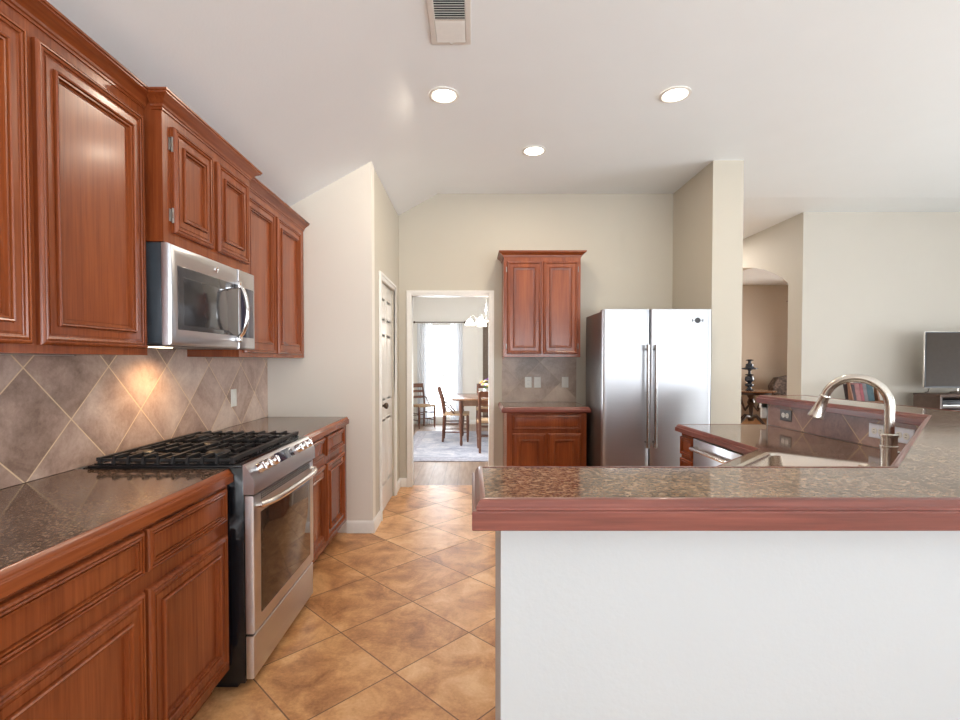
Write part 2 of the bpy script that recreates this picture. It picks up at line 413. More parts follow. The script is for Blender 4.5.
# left wall (its top under the slope)
def wallpoly(name, poly, a, b, plane, mat, holes=()):
    tf = (lambda u, z, t: Vector((u, t, z))) if plane == 'Y' else (lambda u, z, t: Vector((t, u, z)))
    bm = B(); prism(bm, poly, a, b, holes, tf=tf); return struct(name, bm, mat)
wallpoly('wall_left', [(-3.2, 0), (10.8, 0), (10.8, cz(-1.75)), (-3.2, cz(-1.75))], -1.75, LW, 'X', 'paint_lit_pantry', [[(6.2, .6), (8.2, .6), (8.2, 2.25), (6.2, 2.25)]])
bm = B(); box(bm, -1.75, LW, 5.42, 10.8, cz(-1.75) + .001, 2.9); struct('wall_left', bm, 'paint_lit_pantry')
# pantry box
def wallpoly(name, poly, a, b, plane, mat, holes=()):
    tf = (lambda u, z, t: Vector((u, t, z))) if plane == 'Y' else (lambda u, z, t: Vector((t, u, z)))
    bm = B(); prism(bm, poly, a, b, holes, tf=tf); return struct(name, bm, mat)
wallpoly('wall_pantry', [(LW, 0), (-.78, 0), (-.78, cz(-.78)), (LW, cz(LW))], 3.87, 3.98, 'Y', 'paint_lit_pantry')
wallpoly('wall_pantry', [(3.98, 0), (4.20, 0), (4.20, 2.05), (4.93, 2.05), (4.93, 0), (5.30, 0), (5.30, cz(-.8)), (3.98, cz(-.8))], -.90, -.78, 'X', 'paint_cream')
# back wall with the doorway
DX0, DX1, DZ = -.655, .192, 2.06
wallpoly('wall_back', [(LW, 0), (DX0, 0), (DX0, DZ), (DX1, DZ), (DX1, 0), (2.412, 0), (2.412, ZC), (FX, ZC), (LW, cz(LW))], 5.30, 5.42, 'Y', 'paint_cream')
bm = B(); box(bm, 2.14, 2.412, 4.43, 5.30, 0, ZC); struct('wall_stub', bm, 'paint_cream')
bm = B(); box(bm, 2.361, 2.412, 5.42, 9.5, 0, ZC); struct('wall_hall', bm, 'paint_living')
bm = B(); box(bm, 2.36, 3.96, 9.5, 9.6, 0, ZC); struct('wall_hall', bm, 'paint_living')
# arch wall
arch = [(5.95, 0), (6.22, 0), (6.22, 2.32)]
for k in range(1, 24):
    t = k / 24; y = 6.22 + t * 2.5; arch.append((y, 2.32 + .40 * math.sin(PI * t) ** .8))
arch += [(8.72, 2.32), (8.72, 0), (11.7, 0), (11.7, ZC), (5.95, ZC)]
wallpoly('wall_arch', arch, 3.96, 4.10, 'X', 'paint_living')
bm = B(); box(bm, 4.10, 8.5, 5.95, 6.07, 0, ZC); struct('wall_living', bm, 'paint_living')
bm = B(); box(bm, 4.10, 8.5, 11.6, 11.7, 0, ZC); struct('wall_hall', bm, 'paint_hall')
# right wall with a long window and an added hall window, rear wall with windows
def wall_holes(name, u0, u1, z1, a, b, plane, wins, mat):
    holes = [[(c, e), (d, e), (d, f), (c, f)] for c, d, e, f in wins]
    return wallpoly(name, [(u0, 0), (u1, 0), (u1, z1), (u0, z1)], a, b, plane, mat, holes)
wall_holes('wall_right', -3.2, 11.7, ZC, 8.5, 8.62, 'X', [(0, 3.6, .5, 2.5), (8.8, 10.4, .9, 2.3)], 'paint_living')
wallpoly('wall_rear', [(-1.75, 0), (8.6, 0), (8.6, ZC), (FX, ZC), (-1.75, cz(-1.75))], -3.12, -3.0, 'Y', 'paint_living',
         [[(a, c), (b, c), (b, d), (a, d)] for a, b, c, d in REARWIN])
def window(name, u0, u1, z0, z1, t, plane, inward, cross=True, sill=True):
    """frame, meeting rail and pane set in an opening"""
    def bx(bm, a, b, c, d, e, f):
        (box(bm, a, b, e, f, c, d) if plane == 'Y' else box(bm, e, f, a, b, c, d))
    bm = B(); w_ = .045; e, f = t - .02, t + .02
    bx(bm, u0, u0 + w_, z0, z1, e, f); bx(bm, u1 - w_, u1, z0, z1, e, f)
    bx(bm, u0 + w_, u1 - w_, z0, z0 + w_, e, f); bx(bm, u0 + w_, u1 - w_, z1 - w_, z1, e, f)
    zm = (z0 + z1) / 2 if cross is True else cross
    if cross: bx(bm, u0 + w_, u1 - w_, zm - .02, zm + .02, e, f)
    o = struct(name, bm, 'trim')
    bm = B(); bx(bm, u0 + w_, u1 - w_, z0 + w_, z1 - w_, t - .003, t + .003); obj('pane', bm, 'glass', o)
    return o
for i, (a, b, c, d) in enumerate(REARWIN): window('window_%d' % (i + 1), a, b, c, d, -3.06, 'Y', 1)
window('window_8', 0, 3.6, .5, 2.5, 8.56, 'X', -1)
window('window_9', 8.8, 10.4, .9, 2.3, 8.56, 'X', -1)  # added opening for the fill beyond the arch

# dining room shell
FW = 10.6
wallpoly('wall_dining_far', [(LW, 0), (.12, 0), (.12, 2.80), (LW, 2.80)], FW, FW + .12, 'Y', 'paint_dining', [[(-1.0, .12), (-.30, .12), (-.30, 2.16), (-1.0, 2.16)]])
bm = B(); prism(bm, [(.12, FW), (2.30, 9.2), (2.30, 9.37), (.12, FW + .17)], 0, 2.80); struct('wall_dining_angled', bm, 'paint_dining')
bm = B(); box(bm, 2.30, 2.36, 5.42, 9.5, 0, 2.80); struct('wall_dining_right', bm, 'paint_dining')
window('window_11', 6.2, 8.2, .6, 2.25, -1.68, 'X', 1)  # unseen side window added to let the dining fill in
window('window_10', -1.0, -.30, .12, 2.16, FW + .06, 'Y', 1, 1.05)
# trims: doorway casing, jamb, baseboards
def casing(name, u0, u1, ztop, t0, t1, plane, w_=.062, mat='trim'):
    """profiled U round an opening; t0 wall face, t1 proud face"""
    bm = B(); dep = t1 - t0
    for (a, b, c, d) in ((u0 - w_, u0, 0, ztop + w_), (u1, u1 + w_, 0, ztop + w_), (u0, u1, ztop, ztop + w_)):
        if plane == 'Y': box(bm, a, b, t0, t0 + dep * .6, c, d, .002)
        else: box(bm, t0, t0 + dep * .6, a, b, c, d, .002)
    q = w_ * .45
    for (a, b, c, d) in ((u0 - w_ + .004, u0 - w_ + q, 0, ztop + w_ - .004), (u1 + w_ - q, u1 + w_ - .004, 0, ztop + w_ - .004), (u0 - w_ + q, u1 + w_ - q, ztop + w_ - q, ztop + w_ - .004)):
        if plane == 'Y': box(bm, a, b, t0 + dep * .6, t1, c, d)
        else: box(bm, t0 + dep * .6, t1, a, b, c, d)
    return struct(name, bm, mat)
casing('trim_1', DX0 + .012, DX1 - .012, DZ - .012, 5.299, 5.276, 'Y', .055)
bm = B(); box(bm, DX0, DX0 + .012, 5.299, 5.421, 0, DZ); box(bm, DX1 - .012, DX1, 5.299, 5.421, 0, DZ); box(bm, DX0 + .012, DX1 - .012, 5.299, 5.421, DZ - .012, DZ); struct('trim_2', bm, 'trim')
casing('trim_3', 4.20, 4.93, 2.05, -.779, -.757, 'X', .055)
BP = [(0, 0), (.014, 0), (.014, .075), (.010, .088), (.004, .096), (0, .096)]
def baseb(name, path, mat='trim'):
    bm = B(); sweep(bm, path, BP); return struct(name, bm, mat)
baseb('baseboard_pantry', [(-.984, 3.869), (-.779, 3.869), (-.779, 4.14)])
baseb('baseboard_pantry', [(-.779, 4.99), (-.779, 5.298)])
baseb('baseboard_back', [(-.776, 5.299), (-.70, 5.299)])
baseb('baseboard_dining', [(LW + .001, FW - .001), (.12, FW - .001), (2.35, 9.195)])
baseb('baseboard_living', [(4.101, 5.949), (8.49, 5.949)])
baseb('baseboard_stub', [(2.139, 5.0), (2.139, 4.429), (2.413, 4.429), (2.413, 5.3)])
# pantry door, six panel
d = B(); box(d, -.835, -.797, 4.203, 4.927, .008, 2.045, .001); do = struct('door_1', d, 'door')
PR = [(0, .0005), (.004, -.006), (.020, -.006), (.035, .0015), (.036, .002)]
for (z0, h) in ((.22, .62), (.98, .62), (1.70, .22)):
    for y0 in (4.30, 4.60):
        bm = B(); nested(bm, (-.797, y0, z0), (0, 1, 0), (0, 0, 1), (1, 0, 0), .23, h, [(0, .001), (.006, .005), (.014, .001), (.03, .001), (.045, .006), (.05, .006)])
        obj('door_panel', bm, 'door', do, smooth=8)
bm = B(); lathe(bm, [(.030, 0), (.030, .006), (.012, .010), (.011, .035), (.022, .042), (.028, .055), (.025, .068), (.010, .075)], (-.797, 4.27, .965), (1, 0, 0)); obj('door_knob', bm, 'bronze', do)

# ---------------------------------------------------------------- BAR HALF WALL, PENINSULA
inner = [(.052, 1.085), (.980, 1.085), (2.04, 2.145), (2.04, 3.418)]
outer = [(.052, .885), (1.095, .885), (2.235, 2.025), (2.235, 3.418)]
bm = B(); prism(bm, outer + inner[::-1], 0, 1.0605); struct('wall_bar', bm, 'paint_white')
# raised bar top
bi = [(.023, 1.105), (.955, 1.105), (2.016, 2.166), (2.016, 3.445)]
bo = [(.023, .855), (1.115, .855), (2.312, 2.052), (2.312, 3.445)]
bar_top = thing('bar_countertop', 'raised C-shaped bar top of speckled brown laminate with moulded cherry wood edge', 'countertop', (0, .85, 1.061))
bm = B(); seamy = 1.68
# split along the seam at Y=1.68: near leg grain along X, far leg grain along Y
ix = .955 + (seamy - 1.105); ox = 1.115 + (seamy - .855)
prism(bm, [bo[0], bo[1], (ox, seamy), (ix, seamy), bi[1], bi[0]], 1.0625, 1.112)
obj('laminate_surface', bm, 'lam_bar', bar_top)
bm = B(); prism(bm, [(ix, seamy + .0015), (ox, seamy + .0015), bo[2], bo[3], bi[3], bi[2]], 1.0625, 1.112)
lab(obj('laminate_surface', bm, 'lam_bar_y', bar_top), 'far laminate section beyond the seam')
EP = [(0, 1.062), (.021, 1.062), (.023, 1.064), (.023, 1.093), (.0215, 1.0955), (.017, 1.0965), (.0155, 1.099), (.0155, 1.102), (.0135, 1.106), (.009, 1.1115), (.004, 1.1135), (0, 1.1135)]
edge = [bi[1], bi[0], bo[0], bo[1], bo[2], bo[3], bi[3], bi[2], bi[1]]
def edge_sweep(pts, name, mats):
    bm = B()
    sweep(bm, pts, EP)
    return bm
def cedge(loop, prof, parent, mats):
    # closed mitred loop cut into one mesh; faces take the wood grain that runs along them
    bm = B(); n = len(loop)
    sweep(bm, loop, prof, closed=True)
    for f in bm.faces:
        c = f.calc_center_median(); nn = f.normal; f.normal_update(); nn = f.normal
        f.material_index = 1 if abs(nn.x) > abs(nn.y) * 1.2 else 0
    return obj('wood_edge', bm, mats, parent, smooth=25)
loop = [bo[0], bo[1], bo[2], bo[3], bi[3], bi[2], bi[1], bi[0]]   # ccw seen from above: outside lies right of travel
cedge(loop, EP, bar_top, ['bar_wood_x', 'bar_wood_y'])

# tiled strip on the kitchen side of the bar wall
tin = offset(inner, -.0015); tout = offset(inner, -.0105)
bm = B(); prism(bm, [(tin[0][0], tin[0][1]), tin[1], tin[2], (tin[3][0], 3.385), (tout[3][0], 3.385), tout[2], tout[1], tout[0]], .917, 1.057)
tag(obj('tile_backsplash', bm, 'backsplash_bar'), 'low strip of purplish brown diamond tiles between sink counter and raised bar', 'backsplash')
bm = B(); box(bm, 2.005, 2.26, 3.4195, 3.436, .955, 1.057, .002); box(bm, 2.0, 2.265, 3.4195, 3.445, 1.025, 1.057, .004)
struct('trim_4', bm, 'trim')

# sink counter
cf = [(.10, 1.715), (.693, 1.715), (1.428, 2.450), (1.428, 3.402)]
cb = [(.10, 1.100), (.968, 1.100), (2.026, 2.158), (2.026, 3.402)]
T45, N45 = Vector((1, 1, 0)).normalized(), Vector((1, -1, 0)).normalized()
SC = Vector((1.322, 1.966, 0))
def rr(cx, w_, d_, r, z, seg=5):
    """rounded rectangle in the 45 degree sink frame"""
    out = []
    for (sx, sy, a0) in ((1, 1, 0), (-1, 1, 90), (-1, -1, 180), (1, -1, 270)):
        for k in range(seg + 1):
            a = math.radians(a0 + 90 * k / seg)
            out.append(cx + T45 * (sx * (w_ - r) + r * math.cos(a)) + N45 * (sy * (d_ - r) + r * math.sin(a)) + Vector((0, 0, z)))
    return out
hole = [(p.x, p.y) for p in rr(SC, .300, .190, .03, 0)]
sc = thing('sink_countertop', 'low peninsula counter with sink cut-out and cherry edge behind the raised bar', 'countertop', (1.4, 2.4, .865))
bm = B(); prism(bm, [cb[0], cb[1], cb[2], cb[3], cf[3], cf[2], cf[1], cf[0]], .872, .915, [hole]); obj('laminate_surface', bm, 'lam_y', sc)
EL = [(0, .868), (.019, .868), (.021, .870), (.021, .894), (.0195, .8965), (.0155, .8975), (.014, .900), (.014, .903), (.012, .907), (.008, .912), (.003, .9165), (0, .9165)]
bm = B(); sweep(bm, [(cb[3][0], cb[3][1]), cf[3], cf[2], cf[1], cf[0]], [(-a if False else a, z) for a, z in EL]) if False else sweep(bm, [cb[3], cf[3], cf[2], cf[1], cf[0], (cb[0][0], cb[0][1])][::-1], [(-a, z) for a, z in EL])
obj('wood_edge', bm, ['bar_wood_y'], sc, smooth=25)
sk = thing('kitchen_sink', 'drop-in stainless steel corner sink set diagonally in the low counter', 'sink', (SC.x, SC.y, .72))
bm = B(); rings(bm, [rr(SC, .325, .212, .05, .9155), rr(SC, .325, .212, .05, .920), rr(SC, .318, .205, .045, .9245), rr(SC, .292, .182, .04, .9235), rr(SC, .286, .176, .04, .915),
                     rr(SC, .280, .170, .05, .76), rr(SC, .25, .14, .05, .735), rr(SC, .05, .05, .045, .73)], cap=False)
bm.faces.new([v for v in list(bm.verts)[-24:]])
obj('basin', bm, 'sinksteel', sk)
bm = B(); lathe(bm, [(.042, 0), (.042, .004), (.030, .003), (.012, .002)], (SC.x, SC.y, .7305)); obj('drain', bm, 'chrome', sk)
# faucet
FB = Vector((1.606, 1.90, .9165)); dirf = Vector((-.155, .160, 0)).normalized()
fc = thing('kitchen_faucet', 'tall brushed nickel gooseneck pull-down faucet beside the corner sink', 'faucet', FB)
bm = B(); lathe(bm, [(.032, 0), (.033, .006), (.027, .012), (.026, .016), (.026, .10), (.030, .102), (.030, .108), (.0265, .110), (.0265, .142), (.030, .144), (.030, .151), (.022, .155)], FB); obj('body', bm, 'nickel', fc)
R_, zc = .105, .262
pts = [FB + Vector((0, 0, .15)), FB + Vector((0, 0, .20)), FB + Vector((0, 0, zc - .02))]
for k in range(0, 19):
    a = math.radians(165) * k / 18
    pts.append(FB + Vector((0, 0, zc + R_ * math.sin(a))) + dirf * (R_ - R_ * math.cos(a)))
bm = B(); tube(bm, pts, .0165, 16); obj('spout', bm, 'nickel', fc)
e = pts[-1]; dd = (pts[-1] - pts[-2]).normalized()
bm = B(); lathe(bm, [(.0180, -.004), (.0195, .0), (.0195, .006), (.018, .010), (.0215, .05), (.0265, .082), (.029, .088), (.029, .094), (.022, .098)], e, dd); obj('spray_head', bm, 'nickel', fc)
bm = B(); h0 = FB + Vector((.026, .006, .07)); lathe(bm, [(.014, 0), (.014, .022), (.010, .026)], h0, (1, .2, 0))
tube(bm, [h0 + Vector((.020, .004, 0)), h0 + Vector((.040, .008, .004)), h0 + Vector((.062, .012, .012))], [.006, .005, .0045], 10); obj('lever', bm, 'nickel', fc)

# base cabinets under the sink counter
def toe(bm, *a): box(bm, *a)
cabx = 1.445
dc = thing('drawer_cabinet', 'narrow cherry drawer base cabinet at the far end of the sink counter', 'cabinet', (1.7, 3.29, 0))
bm = B(); box(bm, cabx, 2.025, 3.185, 3.40, .10, .866); box(bm, cabx + .06, 2.02, 3.19, 3.395, 0.001, .10); obj('carcass', bm, 'wood', dc)
for (z0, h) in ((.715, .125), (.52, .175), (.325, .175), (.13, .175)):
    panel('drawer_front', dc, '-X', (cabx, 3.385, z0), .185, h, DRAWP)
dw = thing('dishwasher', 'stainless dishwasher under the sink counter facing the kitchen aisle', 'dishwasher', (1.7, 2.87, 0))
bm = B(); box(bm, cabx + .02, 2.02, 2.575, 3.18, .10, .864); box(bm, cabx + .08, 2.0, 2.58, 3.17, .001, .10); obj('tub_casing', bm, 'darksteel', dw)
bm = B(); box(bm, cabx - .022, cabx + .018, 2.58, 3.175, .115, .855, .004); obj('door', bm, 'steel', dw)
bm = B(); hx = cabx - .070; tube(bm, [(cabx - .022, 2.64, .80), (hx + .012, 2.64, .80), (hx, 2.65, .80), (hx, 3.10, .80), (hx + .012, 3.11, .80), (cabx - .022, 3.11, .80)], .0115, 12); lab(obj('handle', bm, 'handle', dw), 'satin bar handle')
sb = thing('sink_base_cabinet', 'diagonal cherry corner cabinet under the sink', 'cabinet', (1.35, 1.95, 0))
# open-topped shell of panels so that the basin hangs inside
P0, P1 = (.74, 1.745), (1.445, 2.45)
bm = B(); prism(bm, [(.74, 1.735), (1.445, 2.44), (1.445, 2.568), (1.463, 2.568), (1.463, 2.432), (.747, 1.717), (.715, 1.717), (.715, 1.735)], .10, .866)
prism(bm, [(.80, 1.68), (1.50, 2.38), (1.50, 2.56), (1.52, 2.56), (1.52, 2.372), (.808, 1.66)], .001, .10); obj('carcass', bm, 'wood', sb)
fx = (tuple(-T45), (0, 0, 1), tuple(-N45))
L45 = (Vector((*P1, 0)) - Vector((*P0, 0))).length
for k in range(2):
    s0 = Vector((*P1, 0)) - T45 * (.03 + k * (L45 / 2 - .01)) - N45 * .005
    panel('door', sb, fx, s0 + Vector((0, 0, .13)), L45 / 2 - .045, .53, DOORP)
    panel('false_drawer_front', sb, fx, s0 + Vector((0, 0, .70)), L45 / 2 - .045, .14, DRAWP)
nb = thing('near_base_cabinet', 'cherry base cabinet backed by the near bar wall', 'cabinet', (.4, 1.4, 0))
nb.name = 'base_cabinet'; ORG['base_cabinet'] = ORG.pop('near_base_cabinet')
bm = B(); box(bm, .11, .705, 1.10, 1.695, .10, .866); box(bm, .12, .70, 1.11, 1.64, .001, .10); obj('carcass', bm, 'wood', nb)
YP = ((-1, 0, 0), (0, 0, 1), (0, 1, 0))
for k in range(2):
    panel('door', nb, YP, (.695 - k * .29, 1.695, .13), .28, .53, DOORP); panel('drawer_front', nb, YP, (.695 - k * .29, 1.695, .70), .28, .14, DRAWP)

# ---------------------------------------------------------------- LEFT RUN
CFX = -.985      # face frame plane
def hinge(parent, x, y, z, face='+X'):
    bm = B()
    if face == '+X':
        box(bm, x, x + .004, y - .014, y - .002, z - .025, z + .025, .001); tube(bm, [(x + .008, y, z - .030), (x + .008, y, z + .030)], .0045, 8)
        box(bm, x + .004, x + .012, y - .006, y, z - .012, z + .012)
    else:
        box(bm, y - .012, y + .002, x - .004, x, z - .025, z + .025, .001); tube(bm, [(y, x - .008, z - .028), (y, x - .008, z + .028)], .004, 8)
    return lab(obj('hinge', bm, 'hinge', parent), 'small tarnished metal hinge')
def base_run(label, y0, y1, cols, far=False, objname='base_cabinet'):
    t = thing(objname, label, 'cabinet', (-1.3, (y0 + y1) / 2, 0), 'cherry base cabinets along the left wall')
    bm = B(); box(bm, LW + .003, CFX, y0, y1, .10, .866); box(bm, LW + .004, CFX - .07, y0 + .002, y1 - .002, .001, .10); obj('carcass', bm, 'wood', t)
    for (a, b) in cols:
        panel('drawer_front', t, '+X', (CFX, a, .717), b - a, .130, DRAWP)
        panel('door', t, '+X', (CFX, a, .145), b - a, .520, DOORP)
    return t
bcn = base_run('near cherry base cabinet with two drawers left of the range', .86, 1.982, [(.885, 1.452), (1.472, 1.945)])
bcf = base_run('far cherry base cabinet between the range and the pantry wall', 2.763, 3.862, [(2.80, 3.255), (3.295, 3.745)])
def counter(name, label, y0, y1, endgrain=True):
    t = thing(name, label, 'countertop', (-1.3, (y0 + y1) / 2, .868), 'speckled counters along the left wall')
    bm = B(); box(bm, LW + .002, -.984, y0, y1, .872, .915); obj('laminate_surface', bm, 'lam_y', t)
    bm = B(); EL2 = [(0, .866)] + [(a, z) for a, z in EL[1:]]
    EL2 = [(0, .862), (.020, .862), (.022, .864), (.022, .893), (.0205, .8955), (.0165, .8965), (.015, .899), (.015, .902), (.013, .906), (.009, .912), (.004, .9165), (0, .9165)]
    sweep(bm, [(-.984, y0), (-.984, y1)], EL2); obj('wood_edge', bm, 'wood_y', t, smooth=25)
    return t
counter('countertop', 'near speckled brown countertop left of the range with wood edge', .80, 1.985)
counter('countertop', 'far speckled brown countertop between range and pantry wall', 2.762, 3.866)
bm = B(); prism(bm, [(.80, .9165), (3.866, .9165), (3.866, 1.372), (2.778, 1.372), (2.778, 1.43), (2.001, 1.43), (2.001, 1.372), (.80, 1.372)], LW + .0005, LW + .0105, tf=lambda y, z, x: Vector((x, y, z))); tag(obj('tile_backsplash', bm, 'backsplash'), 'slate-brown diamond tile backsplash on the left wall above the counter', 'backsplash')
# uppers
UX = -1.31
CR = [(0, 0), (.006, 0), (.006, .010), (.012, .014), (.014, .024), (.022, .034), (.034, .046), (.048, .056), (.056, .060), (.056, .068), (.062, .070), (.062, .080), (0, .080)]
CR = [(a * .82, b * .78) for a, b in CR]
def crown(parent, path, z, mat='wood_y', prof=CR):
    bm = B(); sweep(bm, path, [(a, z + b) for a, b in prof]); return obj('crown_moulding', bm, mat, parent, smooth=25)
def upper(label, y0, y1, x1, z0, z1, cols, dz0, dz1, hinges=(), path=None, zc_=2.355):
    t = thing('wall_cabinet', label, 'cabinet', (-1.46, (y0 + y1) / 2, z0), 'cherry wall cabinets over the left counter')
    bm = B(); box(bm, LW + .002, x1, y0, y1, z0, z1); obj('carcass', bm, 'wood', t)
    for (a, b) in cols:
        d_ = panel('door', t, '+X', (x1, a, dz0), b - a, dz1 - dz0, DOORP)
        for (hy, hz) in hinges:
            if abs(hy - a) < .03: hinge(d_, x1, hy, hz)
    crown(t, path, zc_)
    return t
ZT = 2.416
upper('tall two-door cherry wall cabinet left of the microwave', .90, 1.999, UX, 1.374, ZT, [(.95, 1.460), (1.490, 1.968)], 1.400, 2.312, (), [(UX, .90), (UX, 1.9985)])
upper('short deeper cherry wall cabinet directly above the microwave', 2.000, 2.780, -1.240, 1.832, ZT, [(2.055, 2.360), (2.405, 2.730)], 1.880, 2.312,
      [(2.053, 1.95), (2.053, 2.24)], [(UX + .03, 2.000), (-1.240, 2.000), (-1.240, 2.780), (UX + .03, 2.780)])
upper('two-door cherry wall cabinet between microwave and pantry wall', 2.782, 3.866, UX, 1.374, ZT, [(2.83, 3.275), (3.315, 3.760)], 1.400, 2.312, (), [(UX, 2.7825), (UX, 3.8655)])

# microwave
mw = thing('microwave', 'stainless over-the-range microwave under the short wall cabinet', 'microwave', (-1.4, 2.385, 1.404))
y0, y1, mz0, mz1 = 2.003, 2.772, 1.416, 1.829
bm = B(); box(bm, LW + .012, -1.253, y0, y1, mz0 + .006, mz1, .002)
for z in (1.50, 1.75): lathe(bm, [(.006, 0), (.006, .003)], (-1.30, y0, z), (0, -1, 0), 8)
obj('casing', bm, 'darksteel', mw)
ys = 2.585
bm = B(); nested(bm, (-1.252, y0, mz0), (0, 1, 0), (0, 0, 1), (1, 0, 0), ys - y0 - .003, mz1 - mz0, [(0, 0), (0, .022), (.004, .032), (.012, .037), (.040, .0385)], cap=False, back=True)
nested(bm, (-1.252, y0, mz0), (0, 1, 0), (0, 0, 1), (1, 0, 0), ys - y0 - .003, mz1 - mz0, [(.040, .0385), (.060, .0385)], back=False, cap=True); door_ = obj('door', bm, 'steel', mw)
bm = B(); box(bm, -1.2135, -1.2115, y0 + .045, ys - .012, mz0 + .065, mz1 - .085, .0008); obj('window', bm, 'mwglass', door_)
bm = B(); nested(bm, (-1.2115, y0 + .085, mz0 + .085), (0, 1, 0), (0, 0, 1), (1, 0, 0), ys - y0 - .21, .20, [(0, 0), (.001, .0006)]); obj('window_screen', bm, 'mwscreen', door_)
bm = B(); lathe(bm, [(.014, 0), (.014, .003), (.011, .0035), (.010, .002), (.003, .003)], (-1.2133, 2.36, 1.785), (1, 0, 0)); lab(obj('emblem', bm, 'chrome', door_), 'small round maker emblem')
bm = B(); nested(bm, (-1.252, ys, mz0), (0, 1, 0), (0, 0, 1), (1, 0, 0), y1 - ys, mz1 - mz0, [(0, 0), (0, .030), (.003, .037), (.008, .0385)]); obj('control_panel', bm, 'steel', mw)
bm = B(); box(bm, -1.2135, -1.2115, ys + .020, y1 - .02, mz0 + .06, mz1 - .09, .0008); lab(obj('display', bm, 'screen', mw), 'black glass control display')
bm = B(); hp = []
for k in range(13):
    t = -1 + 2 * k / 12; hp.append((-1.213 + .012 + .045 * (1 - t * t) ** .6, ys - .030 - .0 * t, (mz0 + mz1) / 2 - .015 + t * .135))
tube(bm, hp, .0125, 12, flat=.8); box(bm, -1.213, -1.188, ys - .045, ys - .015, 1.725, 1.760, .004); box(bm, -1.213, -1.188, ys - .045, ys - .015, 1.447, 1.480, .004); lab(obj('handle', bm, 'chrome', mw), 'bowed chrome handle')
bm = B(); box(bm, LW + .05, -1.26, y0 + .03, y1 - .03, mz0 - .002, mz0 + .005); obj('vent_grille', bm, 'darksteel', mw)
bm = B(); box(bm, -1.445, -1.395, 2.21, 2.31, mz0 - .005, mz0 - .002); lab(obj('cooktop_lamp', bm, 'hoodglow', mw), 'glowing warm lamp lens')
l = bpy.data.lights.new('hood_lamp', 'SPOT'); l.energy = 7.5; l.color = (1, .64, .32); l.spot_size = math.radians(150); l.spot_blend = .8; l.shadow_soft_size = .06
l.energy = 6.5
lo = bpy.data.objects.new('hood_lamp', l); C.objects.link(lo); lo.location = (-1.43, 2.42, 1.385); lo.rotation_euler = (Vector((-.20, .0, -1))).to_track_quat('-Z', 'Y').to_euler()

# range
rg = thing('gas_range', 'slide-in stainless gas range with black cast-iron grates', 'range', (-1.25, 2.375, 0))
ry0, ry1 = 1.992, 2.756
bm = B(); box(bm, -1.575, -.925, ry0, ry1, .035, .918, .002); obj('body', bm, 'black', rg)
bm = B(); box(bm, -1.550, -.926, ry0 - .008, ry1 + .008, .9185, .930, .003)
nested(bm, (-1.535, ry0 + .01, .9302), (1, 0, 0), (0, 1, 0), (0, 0, 1), .57, ry1 - ry0 - .02, [(0, 0), (0, .004), (.012, .004), (.016, .001)]); obj('cooktop', bm, 'black', rg)
for (bx_, by_, r_) in ((-1.42, 2.14, .038), (-1.10, 2.14, .048), (-1.26, 2.374, .042), (-1.42, 2.61, .045), (-1.10, 2.61, .040)):
    bm = B(); lathe(bm, [(r_ * 1.5, 0), (r_ * 1.5, .004), (r_ * 1.15, .006), (r_ * 1.15, .016), (r_, .018), (r_, .026), (r_ * .85, .030), (.002, .031)], (bx_, by_, .932)); b_ = obj('burner', bm, ['iron'], rg)
gz = .948
for (g0, g1) in ((ry0 + .006, 2.244), (2.248, 2.500), (2.504, ry1 - .006)):
    bm = B(); xa, xb = -1.515, -.975; w_ = .011
    bar(bm, (xa, g0 + .012, gz), (xb, g0 + .012, gz), w_, w_); bar(bm, (xa, g1 - .012, gz), (xb, g1 - .012, gz), w_, w_)
    bar(bm, (xa, g0, gz + .004), (xa, g1, gz + .004), .016, .014); bar(bm, (xb, g0, gz + .004), (xb, g1, gz + .004), .018, .016)
    bar(bm, ((xa + xb) / 2, g0 + .01, gz + .003), ((xa + xb) / 2, g1 - .01, gz + .003), w_, w_)
    bar(bm, (xa, (g0 + g1) / 2, gz), (xb, (g0 + g1) / 2, gz), w_, w_)
    for k in range(1, 9):
        x = xa + (xb - xa) * k / 9
        for (e0, e1) in ((g0 + .001, g0 + .085), (g1 - .001, g1 - .085)):
            s = 1 if e1 > e0 else -1
            bar(bm, (x, e0 + s * .006, gz + .010), (x, e1, gz + .010), .010, .013)
            bar(bm, (x, e0 + s * .006, gz + .012), (x, e0, gz - .016), .010, .012)
            bar(bm, (x, e1, gz + .016), (x, e1, gz - .002), .010, .012)
    for x in (xa, xb):
        for y in (g0 + .012, g1 - .012): bar(bm, (x, y, .934), (x, y, gz), .014, .014)
    obj('grate', bm, 'iron', rg)
bm = B(); tfp = lambda x, z, y: Vector((x, y, z))
prism(bm, [(-.9255, .931), (-.916, .928), (-.880, .868), (-.880, .810), (-.924, .810), (-.9255, .916)], ry0 - .004, ry1 + .004, tf=tfp); obj('control_panel', bm, 'steel', rg)
pn = Vector((.060, 0, .036)).normalized()
def on_panel(y, t=.5): return Vector((-.916 + .036 * t, y, .928 - .060 * t))
for y in (2.075, 2.135, 2.215, 2.525, 2.600, 2.672):
    c = on_panel(y); bm = B(); lathe(bm, [(.023, .0005), (.023, .005), (.022, .008), (.021, .026), (.018, .030), (.003, .031)], c, pn)
    up = Vector((-.036, 0, .060)).normalized(); q = c + pn * .0305
    bar(bm, q - up * .015, q + up * .015, .006, .006); lab(obj('knob', bm, 'knobmetal', rg), 'polished silver burner knob')
bm = B(); u_ = Vector((0, 1, 0)); v_ = Vector((-.036, 0, .060)).normalized()
nested(bm, on_panel(2.27, .78) + pn * .0004, u_, v_, u_.cross(v_), .20, .048, [(0, 0), (0, .0015), (.002, .002)]); lab(obj('display', bm, 'screen', rg), 'dark glass clock display')
fx0 = -.922
